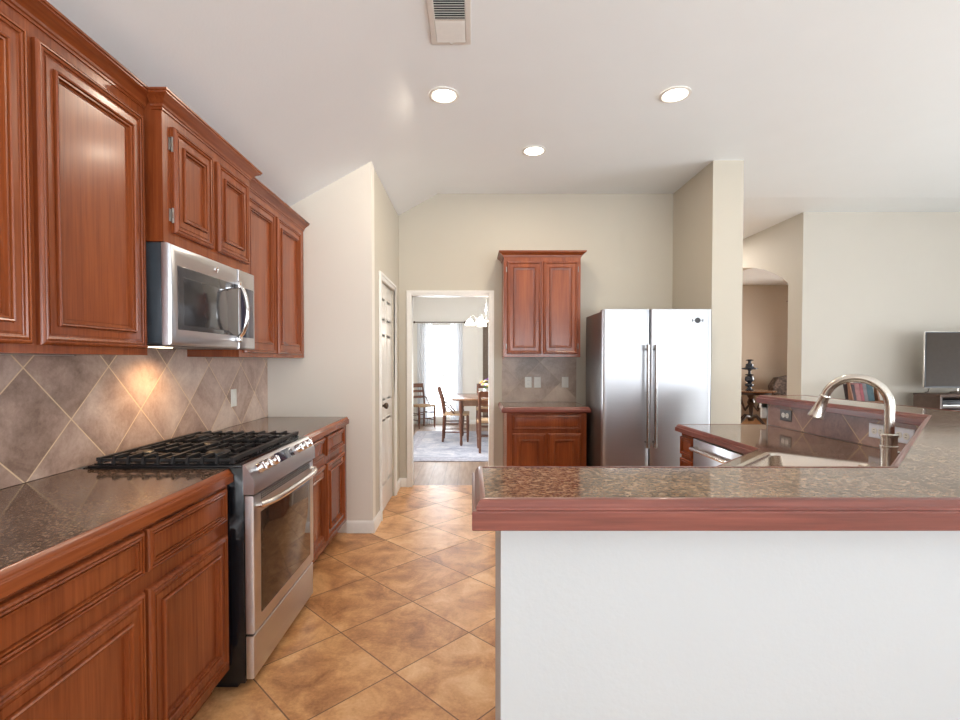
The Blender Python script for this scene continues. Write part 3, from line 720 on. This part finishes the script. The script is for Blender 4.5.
bm = B(); nested(bm, (fx0, ry0 + .004, .236), (0, 1, 0), (0, 0, 1), (1, 0, 0), ry1 - ry0 - .008, .566, [(0, 0), (0, .028), (.003, .034), (.010, .036), (.055, .036)])
od = obj('oven_door', bm, 'steel', rg)
bm = B(); nested(bm, (fx0 + .0365, ry0 + .070, .295), (0, 1, 0), (0, 0, 1), (1, 0, 0), ry1 - ry0 - .140, .425, [(0, 0), (0, .0012), (.002, .002)]); obj('oven_window', bm, 'ovenglass', od)
bm = B()
for k in range(30):
    y = ry0 + .08 + k * (ry1 - ry0 - .16) / 29
    for z in (.775, .784, .793): box(bm, fx0 + .0355, fx0 + .0372, y - .007, y + .007, z - .0028, z + .0028)
lab(obj('vent_slots', bm, 'slot', od), 'rows of small dark vent slots')
bm = B(); hp = []
for k in range(17):
    t = -1 + 2 * k / 16; hp.append((fx0 + .050 + .036 * (1 - t ** 4) ** .7, (ry0 + ry1) / 2 + t * .345, .758 + .0 * t))
tube(bm, hp, .0135, 12); tube(bm, [(fx0 + .036, ry0 + .037, .758), (fx0 + .058, ry0 + .039, .758)], .012, 10); tube(bm, [(fx0 + .036, ry1 - .037, .758), (fx0 + .058, ry1 - .039, .758)], .012, 10)
lab(obj('handle', bm, 'handle', od), 'bowed satin steel handle')
bm = B(); nested(bm, (fx0, ry0 + .004, .050), (0, 1, 0), (0, 0, 1), (1, 0, 0), ry1 - ry0 - .008, .176, [(0, 0), (0, .026), (.003, .031), (.010, .033)]); obj('storage_drawer', bm, 'steel', rg)
bm = B(); box(bm, -1.5, -.97, ry0 + .03, ry1 - .03, .0, .035); obj('plinth', bm, 'black', rg)

# outlets and switches
def outlet(label, O, face, gang=1, kind='outlet', plate='plastic', w1=.072, h=.116, turned=False):
    u, v, n = (Vector(a) for a in AX[face])
    if turned: u, v = v, -u
    O = Vector(O); W = w1 + (gang - 1) * .046
    t = thing('wall_outlet' if kind == 'outlet' else 'light_switch', label, 'outlet' if kind == 'outlet' else 'light switch', O)
    bm = B(); nested(bm, O - u * W / 2 - v * h / 2, u, v, n, W, h, [(0, .0003), (.001, .004), (.004, .006), (.006, .006)]); obj('cover_plate', bm, plate, t)
    for g in range(gang):
        c = O + u * ((g - (gang - 1) / 2) * .046)
        if kind == 'outlet':
            for s in (-1, 1):
                bm = B(); lathe(bm, [(.0165, .0062), (.0165, .0085), (.003, .0086)], c + v * .020 * s, n, 16)
                for q in (-1, 1): bar(bm, c + v * (.020 * s - .005) + u * q * .006 + n * .0088, c + v * (.020 * s + .005) + u * q * .006 + n * .0088, .002, .002, mi=1)
                obj('socket', bm, ['plastic', 'slot'], t)
        else:
            bm = B(); nested(bm, c - u * .016 - v * .033, u, v, n, .032, .066, [(0, .0062), (0, .008), (.002, .009)]); r_ = obj('rocker', bm, 'plastic', t)
            bm = B(); nested(bm, c - u * .011 - v * .002, u, v, n, .022, .024, [(0, .009), (.001, .012), (.004, .0125)]); obj('paddle', bm, 'plastic', r_)
    return t
outlet('single white switch plate on the tiled wall behind the range', (LW + .011, 3.31, 1.105), '+X', 1, 'switch')
outlet('dark double outlet plate at the far end of the low bar backsplash', (2.0294, 3.19, 1.000), '-X', 1, 'outlet', 'fridge_side', turned=True)
outlet('white double outlet plate behind the faucet on the low bar backsplash', (2.0294, 2.462, 1.000), '-X', 1, 'outlet', 'plastic_cool', turned=True)
outlet('white double outlet plate right of the faucet under the bar edge', (2.0294, 2.318, 1.000), '-X', 1, 'outlet', 'plastic_cool', turned=True)

# ---------------------------------------------------------------- BACK WALL CABINETS
hx0, hx1, hyu = .318, 1.090, 4.985
t = thing('wall_cabinet', 'two-door cherry wall cabinet on the back wall beside the fridge', 'cabinet', (.71, 5.14, 1.385))
bm = B(); box(bm, hx0, hx1, hyu, 5.298, 1.392, 2.447); obj('carcass', bm, 'wood', t)
for (a, b, hx_) in ((.352, .695, .350), (.715, 1.060, 1.062)):
    d_ = panel('door', t, '-Y', (a, hyu, 1.425), b - a, .925, DOORP)
    for hz in (1.50, 2.27): hinge(d_, hyu, hx_ + .004, hz, '-Y')
crown(t, [(hx0, 5.298), (hx0, hyu), (hx1, hyu), (hx1, 5.298)], 2.388, 'wood_x')
t = thing('base_cabinet', 'cherry base cabinet with one wide drawer against the back wall', 'cabinet', (.71, 5.0, 0))
bm = B(); box(bm, .330, 1.090, 4.70, 5.298, .10, .866); box(bm, .335, 1.085, 4.76, 5.29, .001, .10); obj('carcass', bm, 'wood', t)
panel('drawer_front', t, '-Y', (.385, 4.70, .700), .65, .135, DRAWP)
for a in (.385, .72): panel('door', t, '-Y', (a, 4.70, .14), .315, .525, DOORP)
t = thing('countertop', 'small speckled brown countertop with wood edge beside the fridge', 'countertop', (.71, 5.0, .868))
bm = B(); box(bm, .300, 1.103, 4.682, 5.298, .872, .915); obj('laminate_surface', bm, 'lam_x', t)
bm = B(); sweep(bm, [(.300, 5.298), (.300, 4.682), (1.103, 4.682), (1.103, 5.298)], [(0, .858)] + EL[1:]); obj('wood_edge', bm, 'bar_wood_x', t, smooth=25)
bm = B(); box(bm, .320, 1.115, 5.2885, 5.2985, .9165, 1.390); tag(obj('tile_backsplash', bm, 'backsplash_x'), 'grey-brown diamond tile backsplash on the back wall beside the fridge', 'backsplash')
outlet('left of the pair of white plates on back wall tiles', (.602, 5.288, 1.125), '-Y', 1)
outlet('white rocker plate in the middle of three on the back wall tiles', (.700, 5.288, 1.125), '-Y', 1, 'switch')
outlet('rightmost white plate on back wall tiles nearest the fridge', (.995, 5.288, 1.125), '-Y', 1, 'switch')

# fridge
fr = thing('refrigerator', 'tall stainless side-by-side refrigerator with two long bar handles', 'refrigerator', (1.6, 4.6, 0))
f0, f1, fy = 1.128, 2.060, 4.255
bm = B(); box(bm, f0 + .003, f1, fy + .075, 4.92, .03, 1.785, .004); box(bm, f0 + .02, f1 - .02, fy + .09, 4.9, 0.001, .03); obj('casing', bm, 'fridge_side', fr)
sp = 1.530
for (a, b, nm) in ((f0, sp - .004, 'freezer_door'), (sp + .004, f1, 'refrigerator_door')):
    bm = B(); n_ = 14; L = []
    prof = [(a, fy + .068), (a, fy + .016), (a + .004, fy + .008), (a + .012, fy + .003)]
    for k in range(1, n_): 
        x = a + .012 + (b - a - .024) * k / n_; prof.append((x, fy + .003 - .005 * math.sin(PI * k / n_)))
    prof += [(b - .012, fy + .003), (b - .004, fy + .008), (b, fy + .016), (b, fy + .068)]
    prism(bm, prof, .06, 1.795); d_ = obj(nm, bm, 'steel_z', fr, smooth=40)
    hx_ = sp - .034 if nm == 'freezer_door' else sp + .034
    bm = B(); tube(bm, [(hx_, fy - .052, .62), (hx_, fy - .052, 1.485)], .0125, 14)
    for z in (.655, 1.45): tube(bm, [(hx_, fy + .002, z), (hx_, fy - .052, z)], .010, 10)
    for z in (.632, 1.468): lathe(bm, [(.016, -.022), (.016, .022)], (hx_, fy - .052, z), seg=16)
    lab(obj('handle', bm, 'nickel_dark_reflect', d_), 'long vertical bar handle')
    if nm != 'freezer_door':
        bm = B(); c = Vector((f1 - .125, fy - .001, 1.700)); 
        lathe(bm, [(.024, 0), (.024, .003), (.017, .0035), (.015, .002)], c, (0, -1, 0), 16)
        for q in (-1, 1):
            bar(bm, c + Vector((q * .045, -.001, -.012)), c + Vector((q * .045, -.001, .012)), .006, .003); bar(bm, c + Vector((q * .022, -.001, 0)), c + Vector((q * .045, -.001, 0)), .004, .003)
        lab(obj('emblem', bm, 'tvframe', d_), 'small dark round maker emblem with side marks')
for xh in (f0 + .01, f1 - .08):
    bm = B(); box(bm, xh, xh + .07, fy + .08, fy + .15, 1.785, 1.80, .002); obj('hinge_cover', bm, 'fridge_side', fr)

# ---------------------------------------------------------------- CEILING FIXTURES
LITS = [(-.187, 3.35, 'recessed ceiling light nearest the slope fold and the vent'), (1.355, 3.34, 'recessed ceiling light on the right, in front of the tall stub wall'), (.525, 4.22, 'middle recessed ceiling light nearest the back wall')]
for x, y, s in LITS:
    t = thing('recessed_light', s, 'ceiling light', (x, y, ZC), 'recessed ceiling lights')
    bm = B(); lathe(bm, [(.078, -.004), (.100, -.001), (.101, -.007), (.088, -.011), (.078, -.006)], (x, y, ZC), seg=32); obj('trim_ring', bm, 'trim', t)
    bm = B(); lathe(bm, [(.078, -.0015), (.076, -.008), (.05, -.012), (.002, -.013)], (x, y, ZC), seg=32); lab(obj('lens', bm, 'lampglow', t), 'glowing warm white lens')
    l = bpy.data.lights.new('ceiling_lamp', 'AREA'); l.shape = 'DISK'; l.size = .15; l.energy = 8; l.color = (1, .86, .68)
    lo = bpy.data.objects.new('ceiling_lamp', l); C.objects.link(lo); lo.location = (x, y, ZC - .02)
t = thing('air_vent', 'white rectangular ceiling air register with louvres', 'air vent', (-.11, 2.60, ZC))
vx0, vx1, vy0, vy1 = -.225, -.004, 2.41, 2.815
bm = B(); nested(bm, (vx0, vy1, ZC - .001), (1, 0, 0), (0, -1, 0), (0, 0, -1), vx1 - vx0, vy1 - vy0, [(0, 0), (.003, .006), (.028, .008), (.033, .003), (.0335, .0005)], cap=False, back=False); obj('frame', bm, 'trim', t)
bm = B(); box(bm, vx0 + .032, vx1 - .032, vy0 + .032, vy1 - .032, ZC - .002, ZC - .001); obj('duct_opening', bm, 'slot', t)
bm = B(); n_ = 20
for k in range(n_):
    y = vy0 + .04 + (vy1 - vy0 - .08) * k / (n_ - 1); s = 1 if k > n_ * .45 else -1
    bar(bm, (vx0 + .033, y, ZC - .007), (vx1 - .033, y, ZC - .007), .0015, .0015)
    q = [Vector((x, y + dy, ZC - .003 - dz)) for x in (vx0 + .033, vx1 - .033) for dy, dz in ((-.006 * s, 0), (.006 * s, .010))]
    n3 = Vector((0, 0, -.0012)); rings(bm, [[q[0], q[1], q[3], q[2]], [v + n3 for v in (q[0], q[1], q[3], q[2])]])
obj('louvres', bm, 'trim', t)
bm = B(); box(bm, -.122, -.105, vy1 - .022, vy1 - .008, ZC - .014, ZC - .007, .002); obj('lever', bm, 'trim', t)

# ---------------------------------------------------------------- DINING ROOM
rug = thing('area_rug', 'faded pale blue-grey patterned rug under the dining table', 'rug', (.4, 8.4, 0))
bm = B(); box(bm, -1.05, 1.80, 6.62, 9.45, .001, .012, .003); obj('border', bm, 'rugborder', rug)
bm = B(); box(bm, -.85, 1.60, 6.85, 9.22, .0122, .014); obj('field', bm, 'rug', rug)
bm = B(); nested(bm, (-.95, 6.74, .0123), (1, 0, 0), (0, 1, 0), (0, 0, 1), 2.65, 2.59, [(0, 0), (0, .002), (.035, .002), (.035, 0)], cap=False, back=False); lab(obj('border_line', bm, 'rug', rug), 'paler woven line inside the border')
def curtain(label, x0, x1, y, z0, z1, mat='sheer', group='sheer curtains at the dining window', folds=7, name='sheer_curtain'):
    bm = B(); n_ = folds * 8; rows = []
    for (z, amp) in ((z0, .030), (z0 + (z1 - z0) * .5, .024), (z1 - .05, .016), (z1, .012)):
        rows.append([Vector((x0 + (x1 - x0) * k / n_, y + amp * math.sin(2 * PI * folds * k / n_ + z * .6), z)) for k in range(n_ + 1)])
    vv = [[bm.verts.new(p) for p in r] for r in rows]
    for a, b in zip(vv, vv[1:]):
        for i in range(n_): bm.faces.new((a[i], a[i + 1], b[i + 1], b[i]))
    return tag(obj(name, bm, mat, smooth=80), label, 'curtain', group)
cy = FW - .10
curtain('left sheer white curtain hanging at the dining window', -1.16, -.83, cy, .02, 2.15)
curtain('right sheer white curtain hanging at the dining window', -.46, -.20, cy, .02, 2.15)
rod = thing('curtain_rod', 'thin dark curtain rod above the dining window', 'curtain rod', (-.7, cy, 2.17))
bm = B(); tube(bm, [(-1.20, cy, 2.175), (-.17, cy, 2.175)], .010, 10); obj('pole', bm, 'bronze', rod)
for x, s in ((-1.20, -1), (-.17, 1)):
    bm = B(); lathe(bm, [(.010, 0), (.024, .014), (.024, .030), (.006, .046)], (x, cy, 2.175), (s, 0, 0), 12); obj('finial', bm, 'bronze', rod)
    bm = B(); tube(bm, [(x - s * .04, cy, 2.175), (x - s * .04, FW - .002, 2.175)], .007, 8); obj('bracket', bm, 'bronze', rod)
# angled-wall drape
dp = B(); rows = []
ang = Vector((2.24, -1.4, 0)).normalized(); an = Vector((-1.4, -2.24, 0)).normalized(); base = Vector((.255, FW - .085, 0)) + an * .05
for z in (.03, 1.2, 2.16): rows.append([base + ang * (.20 * k / 24) + an * (.016 * math.sin(k * 1.05)) + Vector((0, 0, z)) for k in range(25)])
vv = [[dp.verts.new(p) for p in r] for r in rows]
for a, b in zip(vv, vv[1:]):
    for i in range(24): dp.faces.new((a[i], a[i + 1], b[i + 1], b[i]))
M['drape'] = plain('grey_brown_drape', (.20, .15, .115), .9, nz=.15)
tag(obj('drape', dp, 'drape', smooth=80), 'grey-brown drape hanging on the angled dining wall behind the table', 'curtain')

def make_chair(label):
    """ladder-back chair facing +X, origin on the floor under the seat's middle"""
    t = thing('dining_chair', label, 'chair', (0, 0, 0), 'wooden dining chairs')
    for s in (-1, 1):
        bm = B(); tube(bm, [(-.215, s * .185, 0), (-.200, s * .185, .22), (-.190, s * .185, .46), (-.225, s * .19, .68), (-.290, s * .195, .90)], [.018, .022, .023, .021, .018], 10); obj('leg', bm, 'darkwood', t)
        bm = B(); tube(bm, [(.200, s * .205, 0), (.200, s * .205, .06), (.200, s * .205, .30), (.195, s * .205, .455)], [.014, .020, .025, .021], 10); obj('leg', bm, 'darkwood', t)
    bm = B(); box(bm, -.205, .225, -.225, .225, .435, .470, .010); obj('seat', bm, 'rush', t)
    for (z, x, h_) in ((.86, -.276, .085), (.74, -.244, .05), (.62, -.217, .05)):
        bm = B(); L = []
        for k in range(9):
            q = -1 + k / 4; xx = x - .022 * (1 - q * q)
            L.append([Vector((xx - .007, q * .185, z - h_ / 2)), Vector((xx + .007, q * .185, z - h_ / 2)), Vector((xx + .007 - .01, q * .185, z + h_ / 2)), Vector((xx - .007 - .01, q * .185, z + h_ / 2))])
        rings(bm, L); obj('back_slat', bm, 'darkwood', t)
    bm = B()
    for z in (.16, .30):
        for s in (-1, 1): tube(bm, [(-.20, s * .188, z), (.20, s * .203, z)], .009, 8)
    for z in (.20, .33): tube(bm, [(.20, -.205, z), (.20, .205, z)], .009, 8)
    tube(bm, [(-.20, -.185, .24), (-.20, .185, .24)], .009, 8); obj('stretcher', bm, 'darkwood', t)
    for s in (-1, 1):
        bm = B(); tube(bm, [(-.215, s * .190, .64), (-.14, s * .205, .60), (-.05, s * .212, .50), (-.02, s * .212, .462)], [.010, .011, .012, .012], 8); obj('hip_brace', bm, 'darkwood', t)
    return t
ch = make_chair('dining chair seen in side profile at the table end by the window')
def place(o, x, y, rz): o.location = (x, y, .0160 if y < 9.7 else .001); o.rotation_euler = (0, 0, rz)
place(ch, -.27, 8.35, 0.0)
def dup(o, label):
    r = o.copy(); C.objects.link(r); r['label'] = label
    for c in list(o.children):
        k = c.copy(); C.objects.link(k); k.parent = r
    return r
bpy.context.view_layer.update()
c2 = dup(ch, 'lone dining chair against the far wall left of the bright window'); place(c2, -1.02, 10.10, -.9); c2.scale = (.9, .9, .98)
c3 = dup(ch, 'nearest dining chair with its ladder back towards the kitchen'); place(c3, .30, 7.36, PI / 2)
c4 = dup(ch, 'dining chair behind the table beyond the flowers'); place(c4, .30, 9.22, -PI / 2)
tb = thing('dining_table', 'rectangular wooden dining table with turned legs', 'table', (.65, 8.3, .0150))
bm = B(); box(bm, -.31, 1.55, 7.62, 8.98, .738, .765, .008); obj('tabletop', bm, 'tablewood', tb)
bm = B(); box(bm, -.19, 1.42, 7.76, 7.785, .645, .738); box(bm, -.19, 1.42, 8.815, 8.84, .645, .738); box(bm, -.19, -.165, 7.785, 8.815, .645, .738); box(bm, 1.395, 1.42, 7.785, 8.815, .645, .738); obj('apron', bm, 'tablewood', tb)
for x in (-.17, 1.40):
    for y in (7.78, 8.82):
        bm = B(); lathe(bm, [(.016, 0), (.026, .04), (.018, .10), (.034, .30), (.036, .42), (.022, .50), (.034, .54), (.034, .724)], (x, y, .0152), seg=14); obj('leg', bm, 'darkwood', tb)
# flowers
fv = thing('flower_arrangement', 'purple, yellow and white flowers in a vase on the dining table', 'flowers', (.225, 8.25, .766))
bm = B(); lathe(bm, [(.035, 0), (.045, .02), (.052, .06), (.038, .11), (.045, .13), (.036, .125), (.03, .06)], (.225, 8.25, .766), seg=18); M['vase'] = plain('white_vase', (.75, .74, .72), .3); obj('vase', bm, 'vase', fv)
for nm, col in (('purple', (.19, .05, .30)), ('yellow', (.80, .60, .08)), ('white', (.85, .82, .78))): M['petal_' + nm] = plain(nm + '_petal', col, .7, nz=.2)
M['stem'] = plain('green_stem', (.08, .17, .05), .6)
bs = B()
for k in range(21):
    a = k * 2.4; rr_ = .03 + .085 * ((k * .37) % 1); c = Vector((.225 + rr_ * math.cos(a), 8.25 + rr_ * math.sin(a), .94 + .12 * ((k * .61) % 1)))
    tube(bs, [(.225, 8.25, .87), c], .0025, 5)
    bm = B()
    for q in range(6):
        b_ = q * PI / 3; u, v, d_ = frame_of(c - Vector((.225, 8.25, .80)))
        p = c + (u * math.cos(b_) + v * math.sin(b_)) * .022
        lathe(bm, [(.002, -.004), (.013, -.002), (.017, .004), (.011, .009), (.002, .010)], p, d_, 6)
    lathe(bm, [(.006, 0), (.009, .008), (.002, .012)], c, c - Vector((.225, 8.25, .80)), 6)
    obj('blossom', bm, 'petal_' + ('purple', 'yellow', 'white')[k % 3], fv)
obj('stems', bs, 'stem', fv)
# chandelier
cx, cyy = .235, 8.20
cd = thing('chandelier', 'glass-shaded chandelier with curved arms above the dining table', 'chandelier', (cx, cyy, 2.79))
bm = B(); lathe(bm, [(.055, 0), (.055, -.012), (.02, -.03), (.006, -.04)], (cx, cyy, 2.799)); obj('canopy', bm, 'handle', cd)
bm = B(); z = 2.76
while z > 2.30:
    lathe(bm, [(.004, 0), (.009, -.006), (.009, -.022), (.004, -.028)], (cx, cyy, z), seg=8); z -= .026
obj('chain', bm, 'handle', cd)
bm = B(); lathe(bm, [(.004, 2.30), (.018, 2.285), (.012, 2.26), (.030, 2.23), (.035, 2.20), (.014, 2.16), (.012, 2.08), (.030, 2.04), (.032, 2.01), (.010, 1.97), (.004, 1.95)], (cx, cyy, 0), seg=16); obj('column', bm, 'handle', cd)
for k in range(5):
    a = math.radians(176 + 72 * k); d_ = Vector((math.cos(a), math.sin(a), 0)); P = Vector((cx, cyy, 0))
    bm = B(); tube(bm, [P + Vector((0, 0, 2.03)), P + d_ * .08 + Vector((0, 0, 2.00)), P + d_ * .16 + Vector((0, 0, 2.05)), P + d_ * .21 + Vector((0, 0, 2.11)), P + d_ * .26 + Vector((0, 0, 2.09)), P + d_ * .27 + Vector((0, 0, 2.05))], .007, 8); obj('arm', bm, 'handle', cd)
    bm = B(); lathe(bm, [(.018, 2.055), (.030, 2.045), (.050, 2.02), (.072, 1.975), (.082, 1.945), (.078, 1.945), (.045, 2.01), (.010, 2.035)], P + d_ * .27, seg=20); lab(obj('glass_shade', bm, 'shadeglow', cd), 'glowing frosted glass bell shade')
l = bpy.data.lights.new('chandelier_lamp', 'POINT'); l.energy = 16; l.color = (1, .88, .72); l.shadow_soft_size = .15
lo = bpy.data.objects.new('chandelier_lamp', l); C.objects.link(lo); lo.location = (cx, cyy, 1.86)

# ---------------------------------------------------------------- HALL / ROOM BEYOND THE ARCH
px, py = 5.76, 10.2
pt = thing('pedestal_table', 'dark wooden pedestal table with splayed feet beyond the arch', 'table', (px, py, 0))
bm = B(); lathe(bm, [(.40, .722), (.45, .728), (.46, .738), (.45, .748), (.002, .750)], (px, py, 0), seg=40); lab(obj('tabletop', bm, 'tablewood', pt), 'round wooden top with a pale shine')
bm = B(); lathe(bm, [(.36, .67), (.36, .722)], (px, py, 0), seg=32); lathe(bm, [(.05, .12), (.07, .18), (.035, .26), (.045, .42), (.08, .50), (.05, .58), (.10, .67)], (px, py, 0), seg=20); obj('pedestal', bm, 'ebony', pt)
for k in range(4):
    a = math.radians(20 + 90 * k); d_ = Vector((math.cos(a), math.sin(a), 0)); P = Vector((px, py, 0))
    bm = B(); tube(bm, [P + d_ * .04 + Vector((0, 0, .20)), P + d_ * .14 + Vector((0, 0, .22)), P + d_ * .26 + Vector((0, 0, .12)), P + d_ * .38 + Vector((0, 0, .025))], [.035, .034, .028, .022], 10); obj('foot', bm, 'ebony', pt)
    bm = B(); tube(bm, [P + d_ * .05 + Vector((0, 0, .45)), P + d_ * .16 + Vector((0, 0, .34)), P + d_ * .24 + Vector((0, 0, .50)), P + d_ * .30 + Vector((0, 0, .68))], .017, 8); obj('scroll_brace', bm, 'ebony', pt)
lp = tag(obj('candle_stand', lathe(B(), [(.075, 0), (.080, .01), (.05, .03), (.035, .07), (.075, .085), (.085, .11), (.078, .135), (.03, .15), (.05, .17), (.085, .20), (.088, .25), (.075, .285), (.035, .295), (.075, .31), (.080, .325), (.03, .34), (.025, .40), (.04, .42),
         (.13, .432), (.155, .445), (.15, .458), (.09, .47), (.075, .49), (.07, .54), (.030, .56), (.030, .60), (.07, .615), (.075, .625), (.03, .64)], (px - .04, py, .7505), seg=28), 'ceramic'), 'dark blue stacked ceramic candle stand on the pedestal table', 'candle holder')
# armchair
ac = thing('armchair', 'brown patterned upholstered armchair beyond the arch', 'armchair', (6.80, 10.75, 0))
bm = B(); box(bm, 6.42, 7.20, 10.45, 11.15, .12, .42, .03); obj('base', bm, 'fabric_pattern', ac)
bm = B(); box(bm, 6.44, 6.58, 10.40, 11.15, .42, .64, .05); obj('arm', bm, 'fabric_pattern', ac)
bm = B(); box(bm, 7.04, 7.18, 10.40, 11.15, .42, .64, .05); obj('arm', bm, 'fabric_pattern', ac)
bm = B(); prism(bm, [(6.44, .42), (7.18, .42), (7.20, .80), (7.08, .98), (6.81, 1.03), (6.54, .98), (6.42, .80)], 11.0, 11.2, tf=lambda x, z, y: Vector((x, y, z))); obj('backrest', bm, 'fabric_pattern', ac)
bm = B(); box(bm, 6.59, 7.03, 10.40, 10.99, .42, .52, .03); obj('seat_cushion', bm, 'fabric_pattern', ac)
ac.location.x += .28
for x in (6.48, 7.14):
    for y in (10.50, 11.10):
        bm = B(); tube(bm, [(x, y, 0), (x, y, .125)], [.018, .028], 8); obj('leg', bm, 'darkwood', ac)
# ceiling fan whose blade tip shows beside the arch jamb
fn = thing('ceiling_fan', 'dark ceiling fan, one blade tip showing beside the arch', 'ceiling fan', (7.05, 9.9, ZC))
FP = Vector((7.05, 9.9, 0))
bm = B(); lathe(bm, [(.06, ZC - .001), (.06, ZC - .03), (.012, ZC - .06), (.012, 2.66), (.05, 2.64)], FP); obj('downrod', bm, 'bronze', fn)
bm = B(); lathe(bm, [(.04, 2.66), (.12, 2.62), (.13, 2.55), (.10, 2.50), (.03, 2.47)], FP); obj('motor', bm, 'bronze', fn)
for k in range(5):
    a = math.radians(172 + 72 * k); d_ = Vector((math.cos(a), math.sin(a), 0)); s = Vector((-d_.y, d_.x, 0))
    bm = B(); rings(bm, [[FP + d_ * r + s * w_ * q + Vector((0, 0, 2.565 + .012 * q + z)) for q, z in ((-1, 0), (1, 0), (1, .008), (-1, .008))] for r, w_ in ((.11, .03), (.2, .055), (.66, .07), (.70, .05))]); obj('blade', bm, 'darkwood', fn)

# ---------------------------------------------------------------- LIVING ROOM
mc = thing('media_console', 'brown wooden media console against the living room wall', 'tv console', (5.9, 5.68, 0))
kx0, kx1, ky0, ky1, kz = 5.11, 6.90, 5.40, 5.73, .985
bm = B(); box(bm, kx0, kx1, ky0 - .005, ky1, kz - .025, kz, .003); box(bm, kx0 + .004, kx0 + .028, ky0, ky1 - .004, .05, kz - .025); box(bm, kx1 - .028, kx1 - .004, ky0, ky1 - .004, .05, kz - .025)
box(bm, kx0 + .028, kx1 - .028, ky0 + .01, ky1 - .01, .05, .09); box(bm, kx0 + .028, kx1 - .028, ky1 - .03, ky1 - .012, .09, kz - .025)
box(bm, 5.75, 5.775, ky0, ky1 - .03, .09, kz - .025); obj('frame', bm, 'consolewood', mc)
bm = B(); box(bm, kx0 + .029, 5.749, ky0 + .005, ky1 - .032, .835, .855); obj('shelf', bm, 'consolewood', mc)
bm = B(); nested(bm, (kx0 + .032, ky0 + .001, .10), (1, 0, 0), (0, 0, 1), (0, -1, 0), 5.745 - kx0 - .032, .72, [(0, 0), (0, .012), (.003, .015)]); obj('door', bm, 'consolewood', mc)
for q in (5.78, 6.33):
    bm = B(); nested(bm, (q, ky0 + .001, .10), (1, 0, 0), (0, 0, 1), (0, -1, 0), .54, kz - .14, [(0, 0), (0, .012), (.003, .015)]); obj('door', bm, 'consolewood', mc)
bm = B(); box(bm, kx0 + .02, kx1 - .02, ky0 + .03, ky1 - .03, 0.001, .05); obj('plinth', bm, 'consolewood', mc)
md = thing('media_player', 'black media box on the open shelf of the console', 'media player', (5.4, 5.55, .8555))
bm = B(); box(bm, 5.16, 5.60, 5.42, 5.68, .8555, .925, .004); obj('casing', bm, 'tvframe', md)
bm = B(); box(bm, 5.165, 5.595, 5.416, 5.421, .860, .868); lab(obj('trim_strip', bm, 'handle', md), 'pale silver trim strip')
tv = thing('television', 'flat black television above the media console', 'television', (5.75, 5.60, .987))
bm = B(); box(bm, 5.10, 6.20, 5.582, 5.603, 1.045, 1.684, .002); obj('casing', bm, 'handle', tv)
bm = B(); box(bm, 5.106, 6.194, 5.577, 5.5815, 1.051, 1.678); obj('bezel', bm, 'tvframe', tv)
bm = B(); box(bm, 5.118, 6.182, 5.575, 5.5785, 1.066, 1.667); obj('screen', bm, 'tv', tv)
bm = B()
for x in (5.50, 5.92): tube(bm, [(x, 5.60, 1.047), (x, 5.60, 1.008)], .010, 8); tube(bm, [(x, 5.50, .996), (x, 5.60, 1.010), (x, 5.69, .996)], .008, 8)
obj('stand', bm, 'handle', tv)
bm = B(); tube(bm, [(5.22, 5.64, 1.06), (5.22, 5.66, 1.00), (5.222, 5.70, .992)], .004, 6); obj('cable', bm, 'tvframe', tv)
# book rack
rk = thing('book_rack', 'narrow wooden V-shaped book rack on legs against the living wall', 'book rack', (4.50, 5.72, 0))
bx0, bx1, bz = 4.345, 4.655, .885
bm = B()
for x, s in ((bx0, -1), (bx1, 1)):
    for y in (5.58, 5.86): bar(bm, (x + s * .05, y, .001), (x, y, bz + .02), .022, .022)
    bar(bm, (x, 5.57, bz + .01), (x, 5.87, bz + .01), .02, .02)
for y in (5.58, 5.86): bar(bm, (bx0 - .03, y, .30), (bx1 + .03, y, .30), .02, .02)
obj('stand', bm, 'rackwood', rk)
bm = B(); box(bm, bx0, bx1, 5.60, 5.84, bz - .005, bz + .007); obj('shelf', bm, 'rackwood', rk)
for x, s in ((bx0 + .006, -1), (bx1 - .006, 1)):
    bm = B(); prism(bm, [(5.63, bz + .008), (5.70, bz + .008), (5.675, bz + .225), (5.65, bz + .225)], x - .007, x + .007, tf=lambda y, z, xx: Vector((xx + (z - bz) * -.18, y, z))); obj('side_panel', bm, 'rackwood', rk)
BK = [('dark maroon book first at the left end of the rack', (.03, .012, .016), .030, .19), ('salmon pink book in the rack', (.26, .10, .09), .052, .205), ('red spined book in the middle of the rack', (.24, .04, .05), .034, .20),
      ('grey book with pale cover in the rack', (.13, .11, .115), .040, .21), ('teal and white book at the right end of the rack', (.025, .065, .080), .070, .195)]
x = bx0 + .024
for i, (s, col, wd, ht) in enumerate(BK):
    b_ = thing('book', s, 'book', (x, 5.72, bz + .0075), 'books in the wooden rack')
    mm = plain('book_cover_%s' % ('maroon', 'pink', 'red', 'grey', 'teal')[i], col, .5, nz=.25, scale=18)
    sk_ = lambda bm: bmesh.ops.transform(bm, matrix=Matrix(((1, 0, -.18, .18 * bz), (0, 1, 0, 0), (0, 0, 1, 0), (0, 0, 0, 1))), verts=bm.verts)
    bm = B(); box(bm, x, x + wd, 5.648, 5.652, bz + .008, bz + .008 + ht); box(bm, x, x + .003, 5.652, 5.78, bz + .008, bz + .008 + ht); box(bm, x + wd - .003, x + wd, 5.652, 5.78, bz + .008, bz + .008 + ht); sk_(bm); obj('cover', bm, mm, b_)
    bm = B(); box(bm, x + .0035, x + wd - .0035, 5.6525, 5.775, bz + .010, bz + .004 + ht); sk_(bm); obj('pages', bm, 'plastic', b_)
    x += wd + .003
